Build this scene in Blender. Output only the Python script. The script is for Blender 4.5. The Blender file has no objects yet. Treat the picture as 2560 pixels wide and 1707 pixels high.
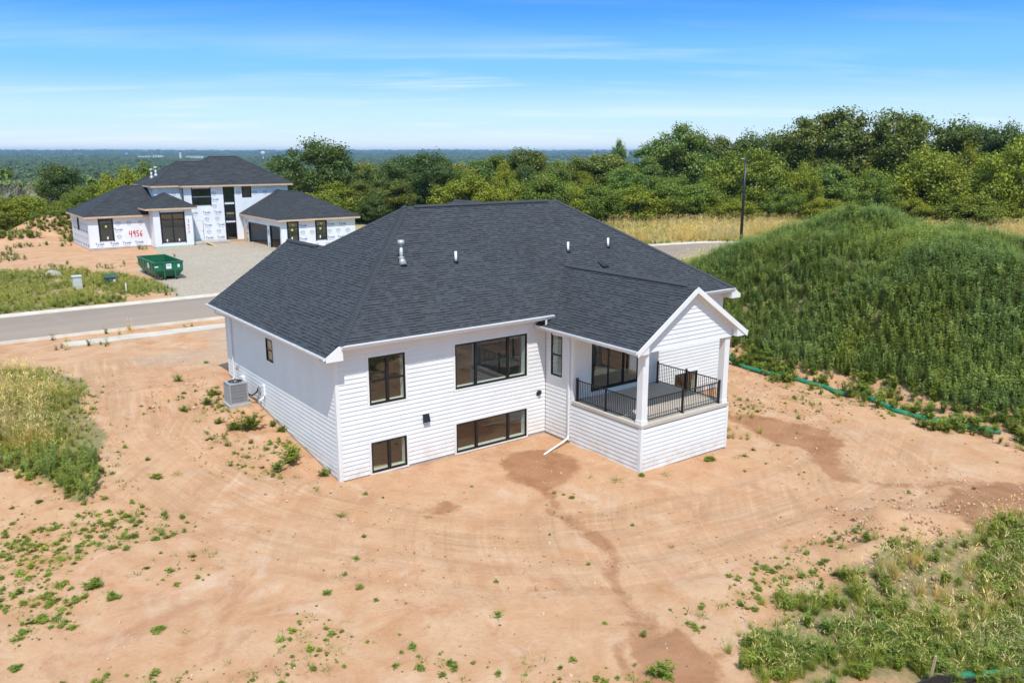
import bpy, bmesh, math, random
import numpy as np
from mathutils import Vector, Matrix
R = math.radians
random.seed(11); rng = np.random.RandomState(5)
S = bpy.context.scene
COL = S.collection

# ------------------------------------------------------------------ camera, sky, sun, exposure
cam = bpy.data.cameras.new('camera'); camo = bpy.data.objects.new('camera', cam); COL.objects.link(camo)
camo.location = (-12.247, -27.298, 12.166); camo.rotation_euler = (R(90 - 12.945), 0, R(-36.7))
cam.sensor_width = 36; cam.lens = 28.97; cam.clip_start = .1; cam.clip_end = 60000
S.camera = camo
SUN = Vector((-.224, -.48, .848)).normalized()
wd = bpy.data.worlds.new('World'); S.world = wd; wd.use_nodes = True
def build_sky():
    nt = wd.node_tree; N = nt.nodes; L = nt.links
    for n in list(N): N.remove(n)
    out = N.new('ShaderNodeOutputWorld'); bg = N.new('ShaderNodeBackground'); L.new(bg.outputs[0], out.inputs[0])
    tc = N.new('ShaderNodeTexCoord'); sep = N.new('ShaderNodeSeparateXYZ'); L.new(tc.outputs['Generated'], sep.inputs[0])
    def m(op, a, b=None, c=None):
        n = N.new('ShaderNodeMath'); n.operation = op
        for i, v in enumerate((a, b, c)):
            if v is None: continue
            if isinstance(v, (int, float)): n.inputs[i].default_value = v
            else: L.new(v, n.inputs[i])
        return n.outputs[0]
    sky = N.new('ShaderNodeTexSky'); sky.sky_type = 'NISHITA'; sky.sun_disc = False
    sky.sun_elevation = math.asin(SUN.z); sky.sun_rotation = math.atan2(SUN.x, SUN.y)
    sky.altitude = 250; sky.air_density = 1.0; sky.dust_density = .4; sky.ozone_density = 2.0
    # dry polarised air: the blue deepens quickly above a pale horizon; higher stops brighten to the zenith, added as fill for shaded walls
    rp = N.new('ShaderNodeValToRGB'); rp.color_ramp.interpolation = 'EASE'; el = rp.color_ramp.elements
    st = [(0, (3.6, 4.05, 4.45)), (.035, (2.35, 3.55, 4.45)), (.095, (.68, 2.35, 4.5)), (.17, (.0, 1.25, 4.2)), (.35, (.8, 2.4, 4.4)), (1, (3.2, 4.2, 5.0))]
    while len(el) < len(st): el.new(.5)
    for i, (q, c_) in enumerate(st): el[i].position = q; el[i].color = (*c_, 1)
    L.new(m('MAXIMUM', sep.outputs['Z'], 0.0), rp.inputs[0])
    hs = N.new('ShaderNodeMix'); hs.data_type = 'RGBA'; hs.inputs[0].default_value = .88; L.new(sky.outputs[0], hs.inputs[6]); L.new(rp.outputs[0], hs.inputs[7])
    # thin streaky cirrus low in the sky, drawn out level
    inv = m('DIVIDE', 1.0, m('ADD', m('MAXIMUM', sep.outputs['Z'], 0.0), .10))
    c2 = N.new('ShaderNodeCombineXYZ'); L.new(m('MULTIPLY', sep.outputs['X'], inv), c2.inputs[0]); L.new(m('MULTIPLY', sep.outputs['Y'], inv), c2.inputs[1])
    mp = N.new('ShaderNodeMapping'); mp.inputs['Rotation'].default_value = (0, 0, R(36.7)); L.new(c2.outputs[0], mp.inputs[0])
    mp2 = N.new('ShaderNodeMapping'); mp2.inputs['Scale'].default_value = (.34, 1.5, 1); mp2.inputs['Location'].default_value = (CLOUD[0], CLOUD[1], 0); L.new(mp.outputs[0], mp2.inputs[0])
    no = N.new('ShaderNodeTexNoise'); no.inputs['Scale'].default_value = 1.0; no.inputs['Detail'].default_value = 9; no.inputs['Roughness'].default_value = .62; no.inputs['Distortion'].default_value = .35
    L.new(mp2.outputs[0], no.inputs['Vector'])
    n2 = N.new('ShaderNodeTexNoise'); n2.inputs['Scale'].default_value = .32; n2.inputs['Detail'].default_value = 3; L.new(mp.outputs[0], n2.inputs['Vector'])
    f = m('MULTIPLY', m('SMOOTH_MIN', m('MULTIPLY', m('MAXIMUM', m('SUBTRACT', no.outputs['Fac'], .49), 0), 6.0), .9, .2), m('MINIMUM', m('MULTIPLY', m('MAXIMUM', m('SUBTRACT', n2.outputs['Fac'], .38), 0), 5), 1))
    f = m('MULTIPLY', f, m('ADD', m('MULTIPLY', m('MAXIMUM', m('SUBTRACT', .075, m('ABSOLUTE', m('SUBTRACT', sep.outputs['Z'], .055))), 0), 8.5), .12))
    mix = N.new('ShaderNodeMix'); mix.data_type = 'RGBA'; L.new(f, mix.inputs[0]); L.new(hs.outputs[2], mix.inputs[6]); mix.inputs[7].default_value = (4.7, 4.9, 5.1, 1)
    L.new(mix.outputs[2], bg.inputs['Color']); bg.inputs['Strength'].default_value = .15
CLOUD = (.6, 1.3)
build_sky()
sl = bpy.data.lights.new('sun', 'SUN'); sl.energy = 2.85; sl.angle = R(.53); sl.color = (1, .965, .915)
so = bpy.data.objects.new('sun', sl); COL.objects.link(so); so.rotation_euler = SUN.to_track_quat('Z', 'Y').to_euler(); so.location = SUN * 200
vs = S.view_settings; vs.view_transform = 'Standard'; vs.look = 'None'; vs.gamma = 1; vs.exposure = .62; vs.use_curve_mapping = False
S.render.engine = 'CYCLES'
S.cycles.max_bounces = 6; S.cycles.transparent_max_bounces = 12; S.cycles.volume_bounces = 0

# ------------------------------------------------------------------ helpers
def tag(o, label=None, cat=None, group=None, kind=None):
    if label: o['label'] = label
    if cat: o['category'] = cat
    if group: o['group'] = group
    if kind: o['kind'] = kind
    return o
def empty(name, loc=(0, 0, 0), rz=0, parent=None):
    o = bpy.data.objects.new(name, None); COL.objects.link(o); o.location = loc; o.rotation_euler = (0, 0, rz); o.empty_display_size = .3
    if parent: o.parent = parent
    return o
def put(name, me, parent=None, loc=(0, 0, 0), rot=(0, 0, 0), scale=(1, 1, 1)):
    o = bpy.data.objects.new(name, me); COL.objects.link(o); o.location = loc; o.rotation_euler = rot; o.scale = scale
    if parent: o.parent = parent
    return o
def np_mesh(name, V, F, mat=None, smooth=False, per=4):
    """fast mesh from numpy arrays; every face has `per` corners"""
    V = np.asarray(V, np.float32); F = np.asarray(F, np.int32).reshape(-1, per)
    me = bpy.data.meshes.new(name); me.vertices.add(len(V)); me.vertices.foreach_set('co', V.ravel())
    me.loops.add(F.size); me.loops.foreach_set('vertex_index', F.ravel())
    me.polygons.add(len(F)); me.polygons.foreach_set('loop_start', np.arange(len(F), dtype=np.int32) * per)
    me.polygons.foreach_set('loop_total', np.full(len(F), per, np.int32))
    if smooth: me.polygons.foreach_set('use_smooth', np.ones(len(F), bool))
    me.update(calc_edges=True)
    if mat: me.materials.append(mat)
    return me
class MB:
    def __init__(s): s.v = []; s.f = []; s.m = []
    def add(s, vs, fs, mi=0):
        b = len(s.v); s.v += [tuple(v) for v in vs]; s.f += [tuple(b + i for i in f) for f in fs]; s.m += [mi] * len(fs); return s
    def box(s, x0, y0, z0, x1, y1, z1, mi=0):
        return s.add([(x0, y0, z0), (x1, y0, z0), (x1, y1, z0), (x0, y1, z0), (x0, y0, z1), (x1, y0, z1), (x1, y1, z1), (x0, y1, z1)],
                     [(0, 3, 2, 1), (4, 5, 6, 7), (0, 1, 5, 4), (1, 2, 6, 5), (2, 3, 7, 6), (3, 0, 4, 7)], mi)
    def wbox(s, P, t0, t1, z0, z1, d0, d1, mi=0):
        return s.add([P(t0, z0, d0), P(t1, z0, d0), P(t1, z0, d1), P(t0, z0, d1), P(t0, z1, d0), P(t1, z1, d0), P(t1, z1, d1), P(t0, z1, d1)],
                     [(0, 3, 2, 1), (4, 5, 6, 7), (0, 1, 5, 4), (1, 2, 6, 5), (2, 3, 7, 6), (3, 0, 4, 7)], mi)
    def prism(s, ring0, ring1, mi=0, cap=True):
        n = len(ring0); fs = [(i, (i + 1) % n, n + (i + 1) % n, n + i) for i in range(n)]
        if cap: fs += [tuple(range(n))[::-1], tuple(range(n, 2 * n))]
        return s.add(list(ring0) + list(ring1), fs, mi)
    def tube(s, pts, rad, n=8, mi=0, cap=True):
        pts = [Vector(p) for p in pts]; rad = rad if isinstance(rad, (list, tuple)) else [rad] * len(pts)
        rings = []; 
        for i, p in enumerate(pts):
            d = (pts[min(i + 1, len(pts) - 1)] - pts[max(i - 1, 0)]).normalized()
            a = d.orthogonal().normalized() if abs(d.z) > .9 else d.cross(Vector((0, 0, 1))).normalized()
            b = d.cross(a)
            if i and a.dot(pa) < 0: a = -a; b = -b
            pa = a
            rings.append([p + (a * math.cos(2 * math.pi * k / n) + b * math.sin(2 * math.pi * k / n)) * rad[i] for k in range(n)])
        base = len(s.v); s.v += [tuple(q) for r in rings for q in r]
        for i in range(len(pts) - 1):
            for k in range(n):
                s.f.append((base + i * n + k, base + i * n + (k + 1) % n, base + (i + 1) * n + (k + 1) % n, base + (i + 1) * n + k)); s.m.append(mi)
        if cap:
            s.f.append(tuple(base + k for k in range(n))[::-1]); s.m.append(mi)
            e = base + (len(pts) - 1) * n; s.f.append(tuple(e + k for k in range(n))); s.m.append(mi)
        return s
    def cyl(s, x, y, z0, z1, r0, r1=None, n=14, mi=0): return s.tube([(x, y, z0), (x, y, z1)], [r0, r0 if r1 is None else r1], n, mi)
    def mesh(s, name, mats, smooth=False, off=None, fix=True, bevel=0):
        me = bpy.data.meshes.new(name)
        v = s.v if off is None else [(a - off[0], b - off[1], c - off[2]) for a, b, c in s.v]
        me.from_pydata(v, [], s.f)
        for m_ in (mats if isinstance(mats, (list, tuple)) else [mats]): me.materials.append(m_)
        me.polygons.foreach_set('material_index', s.m)
        if fix or bevel:
            bm = bmesh.new(); bm.from_mesh(me)
            if fix: bmesh.ops.recalc_face_normals(bm, faces=bm.faces)
            if bevel: bmesh.ops.bevel(bm, geom=[e for e in bm.edges if len(e.link_faces) == 2 and e.calc_face_angle(0) > .6], offset=bevel, segments=2, affect='EDGES', profile=.6)
            bm.to_mesh(me); bm.free()
        if smooth: me.polygons.foreach_set('use_smooth', [True] * len(me.polygons))
        me.update(); return me
    def build(s, name, mats, parent=None, smooth=False, fix=True, bevel=0, off=None):
        if off is None and parent is not None:
            p = parent; off = [0, 0, 0]
            while p: off = [off[i] + p.location[i] for i in range(3)]; p = p.parent
        return put(name, s.mesh(name, mats, smooth, off, fix, bevel), parent)
def wmap(kind, c):
    return {'B': lambda t, z, d: (t, c - d, z), 'A': lambda t, z, d: (c - d, t, z), 'R': lambda t, z, d: (c + d, t, z), 'F': lambda t, z, d: (t, c + d, z)}[kind]

# ------------------------------------------------------------------ materials
MAT = {}
class NT:
    def __init__(s, name):
        s.m = bpy.data.materials.new(name); s.m.use_nodes = True; s.t = s.m.node_tree; s.n = s.t.nodes; s.l = s.t.links
        s.bs = s.n['Principled BSDF']; s.out = s.n['Material Output']; MAT[name] = s.m
    def new(s, t, **kw):
        n = s.n.new(t)
        for k, v in kw.items():
            if hasattr(n, k): setattr(n, k, v)
        return n
    def setin(s, n, key, v):
        if isinstance(v, bpy.types.NodeSocket): s.l.new(v, n.inputs[key])
        else: n.inputs[key].default_value = v
    def math(s, op, a, b=None):
        n = s.new('ShaderNodeMath', operation=op); s.setin(n, 0, a)
        if b is not None: s.setin(n, 1, b)
        return n.outputs[0]
    def noise(s, scale, detail=4, rough=.55, vec=None, dist=0):
        n = s.new('ShaderNodeTexNoise'); n.inputs['Scale'].default_value = scale; n.inputs['Detail'].default_value = detail; n.inputs['Roughness'].default_value = rough; n.inputs['Distortion'].default_value = dist
        if vec is not None: s.l.new(vec, n.inputs['Vector'])
        return n.outputs['Fac']
    def obj(s, scale=None):
        tc = s.new('ShaderNodeTexCoord')
        if scale is None: return tc.outputs['Object']
        mp = s.new('ShaderNodeMapping'); mp.inputs['Scale'].default_value = scale; s.l.new(tc.outputs['Object'], mp.inputs[0]); return mp.outputs[0]
    def pos(s, scale=None):
        g = s.new('ShaderNodeNewGeometry').outputs['Position']
        if scale is None: return g
        mp = s.new('ShaderNodeMapping'); mp.inputs['Scale'].default_value = scale; s.l.new(g, mp.inputs[0]); return mp.outputs[0]
    def ramp(s, fac, stops):
        r = s.new('ShaderNodeValToRGB'); e = r.color_ramp.elements
        while len(e) < len(stops): e.new(.5)
        for i, (p, c) in enumerate(stops): e[i].position = p; e[i].color = (*c, 1) if len(c) == 3 else c
        s.l.new(fac, r.inputs[0]); return r.outputs[0]
    def mix(s, f, a, b, bt='MIX'):
        n = s.new('ShaderNodeMix'); n.data_type = 'RGBA'; n.blend_type = bt
        for k, v in ((0, f), (6, a), (7, b)):
            if isinstance(v, tuple) and len(v) == 3: v = (*v, 1)
            s.setin(n, k, v)
        return n.outputs[2]
    def mr(s, v, a, b, c=0., d=1.):
        n = s.new('ShaderNodeMapRange'); n.clamp = True; s.setin(n, 0, v)
        for i, x in enumerate((a, b, c, d)): n.inputs[i + 1].default_value = x
        return n.outputs[0]
    def bump(s, h, dist=.01, strength=.6):
        b = s.new('ShaderNodeBump'); b.inputs['Strength'].default_value = strength; b.inputs['Distance'].default_value = dist
        s.l.new(h, b.inputs['Height']); s.l.new(b.outputs[0], s.bs.inputs['Normal']); return s
    def fin(s, col=None, rough=.6, metal=0., spec=None):
        if col is not None: s.setin(s.bs, 'Base Color', (*col, 1) if isinstance(col, tuple) and len(col) == 3 else col)
        s.setin(s.bs, 'Roughness', rough); s.bs.inputs['Metallic'].default_value = metal
        if spec is not None: s.bs.inputs['Specular IOR Level'].default_value = spec
        return s.m
def plain(name, col, rough=.55, metal=0., var=.12, scale=3.0, spec=None):
    t = NT(name); n = t.noise(scale, 5, .6, t.pos())
    return t.fin(t.ramp(n, [(.3, tuple(c * (1 - var) for c in col)), (.7, tuple(min(1, c * (1 + var * .5)) for c in col))]), rough, metal, spec)
def m_siding(name, base):
    t = NT(name); p = t.pos()
    n = t.noise(1.1, 4, .6, p); fine = t.noise(14, 4, .6, t.pos((.6, .6, 5)))
    rnd = t.new('ShaderNodeObjectInfo').outputs['Random']
    c = t.mix(t.mr(n, .35, .7), tuple(b * .93 for b in base), base)
    c = t.mix(t.math('MULTIPLY', t.mr(rnd, 0, 1), .05), c, tuple(b * .75 for b in base))
    sep = t.new('ShaderNodeSeparateXYZ'); t.l.new(p, sep.inputs[0])          # splashed soil low on the boards
    low = t.math('MULTIPLY', t.mr(sep.outputs['Z'], .1, 1.1, 1, 0), t.mr(t.noise(2.2, 6, .65, p), .4, .72))
    c = t.mix(t.math('MULTIPLY', low, .55), c, (.52, .36, .24)); t.bump(fine, .002, .35)
    return t.fin(c, .5, 0, .35)
m_siding('siding', (.78, .78, .765)); m_siding('trim', (.80, .80, .785))
plain('gutter', (.74, .75, .76), .35, 0, .06, 2); plain('black_metal', (.012, .012, .014), .38, 0, .2, 5); plain('frame_black', (.010, .010, .011), .42, 0, .2, 4)
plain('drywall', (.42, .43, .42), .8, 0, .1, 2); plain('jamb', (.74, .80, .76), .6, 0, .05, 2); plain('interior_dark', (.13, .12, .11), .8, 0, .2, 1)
plain('pvc', (.83, .83, .82), .4, 0, .05, 3); plain('galv', (.46, .48, .50), .5, .4, .15, 9); plain('grey_box', (.36, .38, .40), .5, .2, .1, 6)
plain('wood', (.55, .38, .21), .7, 0, .25, 6); plain('ply', (.62, .44, .29), .7, 0, .22, 5); plain('osb', (.50, .36, .22), .8, 0, .25, 12)
plain('sock', (.012, .21, .11), .75, 0, .45, 14); plain('fabric', (.02, .02, .022), .8, 0, .4, 8); plain('stake', (.45, .33, .2), .8, 0, .2, 6)
plain('rock', (.42, .38, .34), .85, 0, .3, 5); plain('red', (.62, .03, .02), .6, 0, .1, 3); plain('blue_ink', (.09, .17, .42), .6, 0, .3, 8); plain('grey_ink', (.30, .32, .38), .6, 0, .2, 4)
plain('sticker', (.62, .60, .10), .5, 0, .1, 3); plain('paper', (.8, .8, .8), .6, 0, .08, 3); plain('seal_green', (.42, .52, .40), .6, 0, .15, 4); plain('white_far', (.55, .55, .54), .7, 0, .05, .1); plain('roof_far', (.16, .13, .12), .8, 0, .2, .1)
plain('blue_far', (.12, .25, .5), .6, 0, .05, .1); plain('box_green', (.03, .075, .05), .45, 0, .15, 5); plain('box_grey', (.55, .57, .52), .5, 0, .1, 4); plain('lamp_glass', (.6, .62, .62), .2, 0, .05, 4)
def m_concrete():
    t = NT('concrete'); p = t.pos(); n = t.noise(1.3, 6, .65, p); f = t.noise(60, 3, .6, p)
    c = t.mix(t.mr(n, .35, .7), (.38, .345, .30), (.50, .46, .41)); c = t.mix(t.math('MULTIPLY', t.mr(f, .4, .65), .3), c, (.3, .28, .25)); t.bump(f, .003, .4); t.fin(c, .85)
    t = NT('deck_concrete'); p = t.pos(); n = t.noise(.9, 6, .65, p)
    t.fin(t.mix(t.mr(n, .3, .7), (.46, .41, .35), (.54, .49, .42)), .8)
    t = NT('foundation'); p = t.pos(); n = t.noise(1.2, 6, .65, p); c = t.mix(t.mr(n, .3, .7), (.34, .28, .23), (.50, .44, .38)); t.bump(t.noise(12, 5, .6, p), .008, .5); t.fin(c, .9)
    t = NT('asphalt'); p = t.pos(); n = t.noise(.25, 5, .6, t.pos((.25, 1.6, 1))); f = t.noise(28, 3, .7, p)
    c = t.mix(t.mr(n, .35, .68), (.275, .200, .150), (.335, .25, .19)); c = t.mix(t.math('MULTIPLY', t.mr(f, .45, .7), .25), c, (.15, .13, .12))
    dirt = t.mr(t.noise(.5, 5, .7, p), .56, .75); c = t.mix(t.math('MULTIPLY', dirt, .5), c, (.40, .29, .20)); t.bump(f, .004, .4); t.fin(c, .85)
    t = NT('kerb'); p = t.pos(); n = t.noise(.8, 6, .65, p); c = t.mix(t.mr(n, .35, .7), (.48, .40, .32), (.60, .53, .45)); t.fin(c, .85)
m_concrete()
def m_shingle(name, k=1.0, sc=1.0):
    t = NT(name); g = t.new('ShaderNodeNewGeometry'); r = g.outputs['Random Per Island']; p = t.pos()
    c = t.ramp(r, [(0, (.040 * k, .042 * k, .048 * k)), (.3, (.050 * k, .053 * k, .061 * k)), (.62, (.056 * k, .060 * k, .070 * k)), (.84, (.066 * k, .071 * k, .082 * k)), (.93, (.062 * k, .058 * k, .058 * k)), (1, (.046 * k, .049 * k, .057 * k))])
    big = t.noise(.5, 4, .6, p); c = t.mix(t.math('MULTIPLY', t.mr(big, .35, .7), .3), c, (.075 * k, .083 * k, .10 * k))
    gr = t.noise(90 * sc, 3, .7, p); c = t.mix(t.math('MULTIPLY', t.mr(gr, .35, .7), .35), c, (.10 * k, .105 * k, .12 * k)); t.bump(gr, .003, .5)
    return t.fin(c, .86, 0, .35)
m_shingle('shingle', .76); m_shingle('shingle_band', .20); m_shingle('shingle_two', .66)
def m_glass(name, base, tint):
    t = NT(name); lw = t.new('ShaderNodeLayerWeight'); lw.inputs['Blend'].default_value = .32
    f = t.math('MULTIPLY', t.mr(lw.outputs['Fresnel'], 0, 1, base, 1), t.math('SUBTRACT', 1.0, t.new('ShaderNodeNewGeometry').outputs['Backfacing']))   # a thin pane reflects once, at its outer face
    tr = t.new('ShaderNodeBsdfTransparent'); tr.inputs[0].default_value = (*tint, 1); gl = t.new('ShaderNodeBsdfGlossy'); gl.inputs['Roughness'].default_value = .015; gl.inputs[0].default_value = (.92, .93, .92, 1)
    n = t.noise(.9, 2, .5, t.pos()); b = t.new('ShaderNodeBump'); b.inputs['Strength'].default_value = .06; b.inputs['Distance'].default_value = .02; t.l.new(n, b.inputs['Height']); t.l.new(b.outputs[0], gl.inputs['Normal'])
    mx = t.new('ShaderNodeMixShader'); t.l.new(f, mx.inputs[0]); t.l.new(tr.outputs[0], mx.inputs[1]); t.l.new(gl.outputs[0], mx.inputs[2]); t.l.new(mx.outputs[0], t.out.inputs[0])
m_glass('glass', .10, (.90, .93, .90))
def m_wrap():
    t = NT('wrap'); p = t.pos(); n = t.noise(.7, 5, .6, p)
    br = t.noise(1.6, 4, .6, t.pos((1, 1, 3)))
    c = t.mix(t.mr(n, .35, .7), (.74, .76, .79), (.82, .83, .85)); t.bump(br, .03, .35); t.fin(c, .45, 0, .4)
    t = NT('dumpster_green'); p = t.pos(); n = t.noise(1.3, 6, .65, p); st = t.noise(2.0, 5, .65, t.pos((3, 3, .5)))
    c = t.mix(t.mr(n, .3, .7), (.008, .105, .048), (.014, .165, .075)); c = t.mix(t.math('MULTIPLY', t.mr(st, .56, .72), .75), c, (.11, .055, .03)); t.fin(c, .42)
    t = NT('rust'); p = t.pos(); n = t.noise(3, 6, .65, p); t.fin(t.mix(t.mr(n, .35, .65), (.05, .03, .02), (.17, .09, .055)), .85)
m_wrap()
def leafmat(name, stops, trans=.35, objcol=True, rough=.55):
    t = NT(name); oi = t.new('ShaderNodeObjectInfo'); g = t.new('ShaderNodeNewGeometry')
    c = t.ramp(g.outputs['Random Per Island'], stops)
    if objcol: c = t.mix(1.0, c, oi.outputs['Color'], 'MULTIPLY')
    else: c = t.mix(1.0, c, t.ramp(oi.outputs['Random'], [(0, (.72, .78, .72)), (.5, (1, 1, 1)), (1, (1.3, 1.18, 1.0))]), 'MULTIPLY')
    pz = t.pos(); c = t.mix(t.mr(t.noise(.23, 4, .6, pz), .40, .62), c, t.mix(1.0, c, (1.28, 1.12, .80), 'MULTIPLY')); c = t.mix(t.mr(t.noise(.6, 3, .6, pz), .56, .70), c, t.mix(1.0, c, (.82, .88, .86), 'MULTIPLY'))
    d = t.new('ShaderNodeBsdfDiffuse'); tr = t.new('ShaderNodeBsdfTranslucent'); gl = t.new('ShaderNodeBsdfGlossy'); gl.inputs['Roughness'].default_value = rough
    t.l.new(c, d.inputs[0]); t.l.new(t.mix(.5, c, (.16, .22, .03)), tr.inputs[0])
    m1 = t.new('ShaderNodeMixShader'); m1.inputs[0].default_value = trans; t.l.new(d.outputs[0], m1.inputs[1]); t.l.new(tr.outputs[0], m1.inputs[2])
    m2 = t.new('ShaderNodeMixShader'); m2.inputs[0].default_value = .035; t.l.new(m1.outputs[0], m2.inputs[1]); t.l.new(gl.outputs[0], m2.inputs[2]); t.l.new(m2.outputs[0], t.out.inputs[0])
leafmat('leaf', [(0, (.062, .098, .022)), (.4, (.112, .165, .034)), (.8, (.17, .225, .045)), (1, (.24, .27, .06))], .3)
leafmat('weed_mound', [(0, (.18, .27, .07)), (.5, (.30, .41, .115)), (1, (.44, .53, .18))], .45, False)
leafmat('weed_green', [(0, (.14, .20, .03)), (.5, (.24, .32, .05)), (1, (.38, .44, .08))], .42, False)
leafmat('grass_green', [(0, (.19, .25, .025)), (.5, (.33, .40, .045)), (1, (.47, .50, .09))], .45, False)
leafmat('grass_dry', [(0, (.52, .40, .16)), (.5, (.75, .59, .28)), (1, (.87, .72, .38))], .4, False)
leafmat('wood_far', [(0, (.07, .125, .04)), (.5, (.13, .20, .06)), (1, (.23, .29, .085))], .3, False)
def m_bark():
    t = NT('bark'); n = t.noise(3, 6, .6, t.obj((1, 1, .3))); t.fin(t.mix(t.mr(n, .3, .7), (.06, .048, .036), (.15, .12, .095)), .9)
    t = NT('dead_wood'); n = t.noise(3, 4, .6, t.obj()); t.fin(t.mix(t.mr(n, .3, .7), (.30, .23, .19), (.46, .37, .31)), .9)
m_bark()
# ------------------------------------------------------------------ the lie of the land (x along the back wall, y towards the street)
_rs=np.random.RandomState(7); _LAT=_rs.rand(256,256)
def vnoise(x,y,s,o=0):
    x=np.asarray(x,float)/s+o*17.3; y=np.asarray(y,float)/s+o*31.7
    xi=np.floor(x).astype(int); yi=np.floor(y).astype(int); fx=x-xi; fy=y-yi
    fx=fx*fx*(3-2*fx); fy=fy*fy*(3-2*fy); g=lambda a,b:_LAT[a&255,b&255]
    return (g(xi,yi)*(1-fx)+g(xi+1,yi)*fx)*(1-fy)+(g(xi,yi+1)*(1-fx)+g(xi+1,yi+1)*fx)*fy-.5
def fbm(x,y,s,o=0,n=4): return sum(vnoise(x,y,s/2**k,o+k)/2**k for k in range(n))
def sst(v,a,b):
    t=np.clip((v-a)/(b-a),0,1); return t*t*(3-2*t)
CX,CY=-12.24,-27.31; FX,FY=.5976,.8018
YP=[-400,-60,-15,-3,0,12.5,20,26,28,38,44,60,80,92]; ZP=[-6,-1.0,-.4,-.1,-.02,1.46,1.42,1.28,1.2,1.2,1.4,1.65,1.7,1.6]
def mound(x,y):
    f=sst(x+fbm(x,y,7,41,2)*2.2,25.2,36.5)*(1-sst(x,39,56)); h=7.1*f**.9*np.exp(-(np.abs(y+.5+fbm(x,y,11,42,2)*2.5)/13.2)**2.9); return h*(1+.30*fbm(x,y,5,43,3))
RX=[-400,42,52,60,66,72,80,92,130]; RY=[33,33,35.2,37.4,36.2,32.6,26,15,-30]
def road_y(x): return np.interp(x,RX,RY)
def terrain(x,y,detail=True):
    x=np.asarray(x,float);y=np.asarray(y,float)
    z=np.interp(y,YP,ZP)
    # beside and behind the porch the yard stays low
    back=sst(x,1.,4.)*(1-sst(x,19.,24.))*(1-sst(y,9.,13.))
    z=z*(1-back)+np.minimum(z,-.12)*back
    z=z+mound(x,y)
    d=(x-CX)*FX+(y-CY)*FY            # distance out towards the valley
    l=-(x-CX)*FY+(y-CY)*FX           # to the left of the view
    r0=168-sst(l,10,50)*54
    drop=sst(d,r0,r0+230)
    z=z*(1-drop)-34*drop
    R=np.hypot(x-CX,y-CY)
    z=z+np.interp(R,[0,2500,6000,10500,15000],[0,0,14,46,52])*sst(R,2500,2600)
    z=z+fbm(x,y,900,5,3)*14*sst(R,400,1500)
    rd=np.abs(y-road_y(x)); k=(1-sst(rd,5.2,8.5))*(1-sst(R,150,220)); z=z*(1-k)+1.2*k
    # spoil heaps
    for (hx,hy,hr,hh) in HEAPS: z=z+hh*np.exp(-(((x-hx)**2+(y-hy)**2)/hr**2))
    if detail:
        near=1-sst(R,90,160)
        z=z+near*(fbm(x,y,6,1,3)*.16+fbm(x,y,.9,2,3)*.06)*sst(np.maximum(np.abs(y-6)-7,np.abs(x-10)-12),0,1.5)*(1-sst(y,23,26)*(1-sst(y,39,41)))
    return z
HEAPS=[(3.2,93,4.2,2.5),(7.8,91,3.2,1.7),(-1.5,86,3.2,1.1),(13.6,-14.6,1.7,.55),(10.6,-15.6,1.5,.45),(16.5,-17.,2.6,.6)]
def inpoly(x, y, P):
    x = np.asarray(x); y = np.asarray(y); r = np.zeros(x.shape, bool); n = len(P)
    for i in range(n):
        (x0, y0), (x1, y1) = P[i], P[(i + 1) % n]
        if y0 == y1: continue
        c = ((y0 > y) != (y1 > y)) & (x < (x1 - x0) * (y - y0) / (y1 - y0) + x0); r ^= c
    return r
def polydist(x, y, P, closed=False):
    x = np.asarray(x, float); y = np.asarray(y, float); d = np.full(x.shape, 1e9); n = len(P)
    for i in range(n if closed else n - 1):
        (ax, ay), (bx, by) = P[i], P[(i + 1) % n]; vx, vy = bx - ax, by - ay
        t = np.clip(((x - ax) * vx + (y - ay) * vy) / (vx * vx + vy * vy + 1e-9), 0, 1)
        d = np.minimum(d, np.hypot(x - ax - t * vx, y - ay - t * vy))
    return d
def soft(x, y, P, w):
    """1 inside a polygon, falling to 0 over w metres outside"""
    d = polydist(x, y, P, True); return np.where(inpoly(x, y, P), 1, 1 - np.clip(d / w, 0, 1))
P_LEFT = [(-9.8, 20.5), (-7.3, 19.6), (-6.4, 17.0), (-6.5, 12.9), (-7.1, 10.4), (-7.2, 8.2), (-7.4, 6.5), (-7.9, 5.4), (-8.1, 3.9), (-8.4, 3.5), (-8.5, 4.9), (-9.2, 5.6), (-9.9, 7.1), (-14, 9), (-15, 18)]
P_BR = [(19, -19), (16.2, -17.3), (14.1, -16.5), (12.6, -16.1), (11.6, -15.4), (10.8, -15.8), (9.3, -15.3), (7.9, -15.6), (6.6, -15.3), (5.2, -15.8), (4.1, -16.0), (3.5, -16.6), (5.2, -17.8), (8.7, -20.4), (12, -23), (22, -26)]
P_LAWN = [(-30, 74), (-8, 67), (-3.9, 60), (1.0, 56), (3.3, 50.6), (4.6, 45), (4.8, 39.4), (.7, 39.3), (-12, 39.2), (-40, 39.2)]
P_COURT = [(4.9, 38.6), (5.4, 46), (5.6, 53), (10.4, 60), (10.8, 69.4), (21.6, 71), (21.7, 60), (27, 56), (27, 38.6)]
P_DRIVE = [(-3.2, 19.2), (-2.4, 16.6), (.8, 15), (3, 13), (14, 13), (14, 24.2), (2, 24.2), (1.6, 19)]
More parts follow.
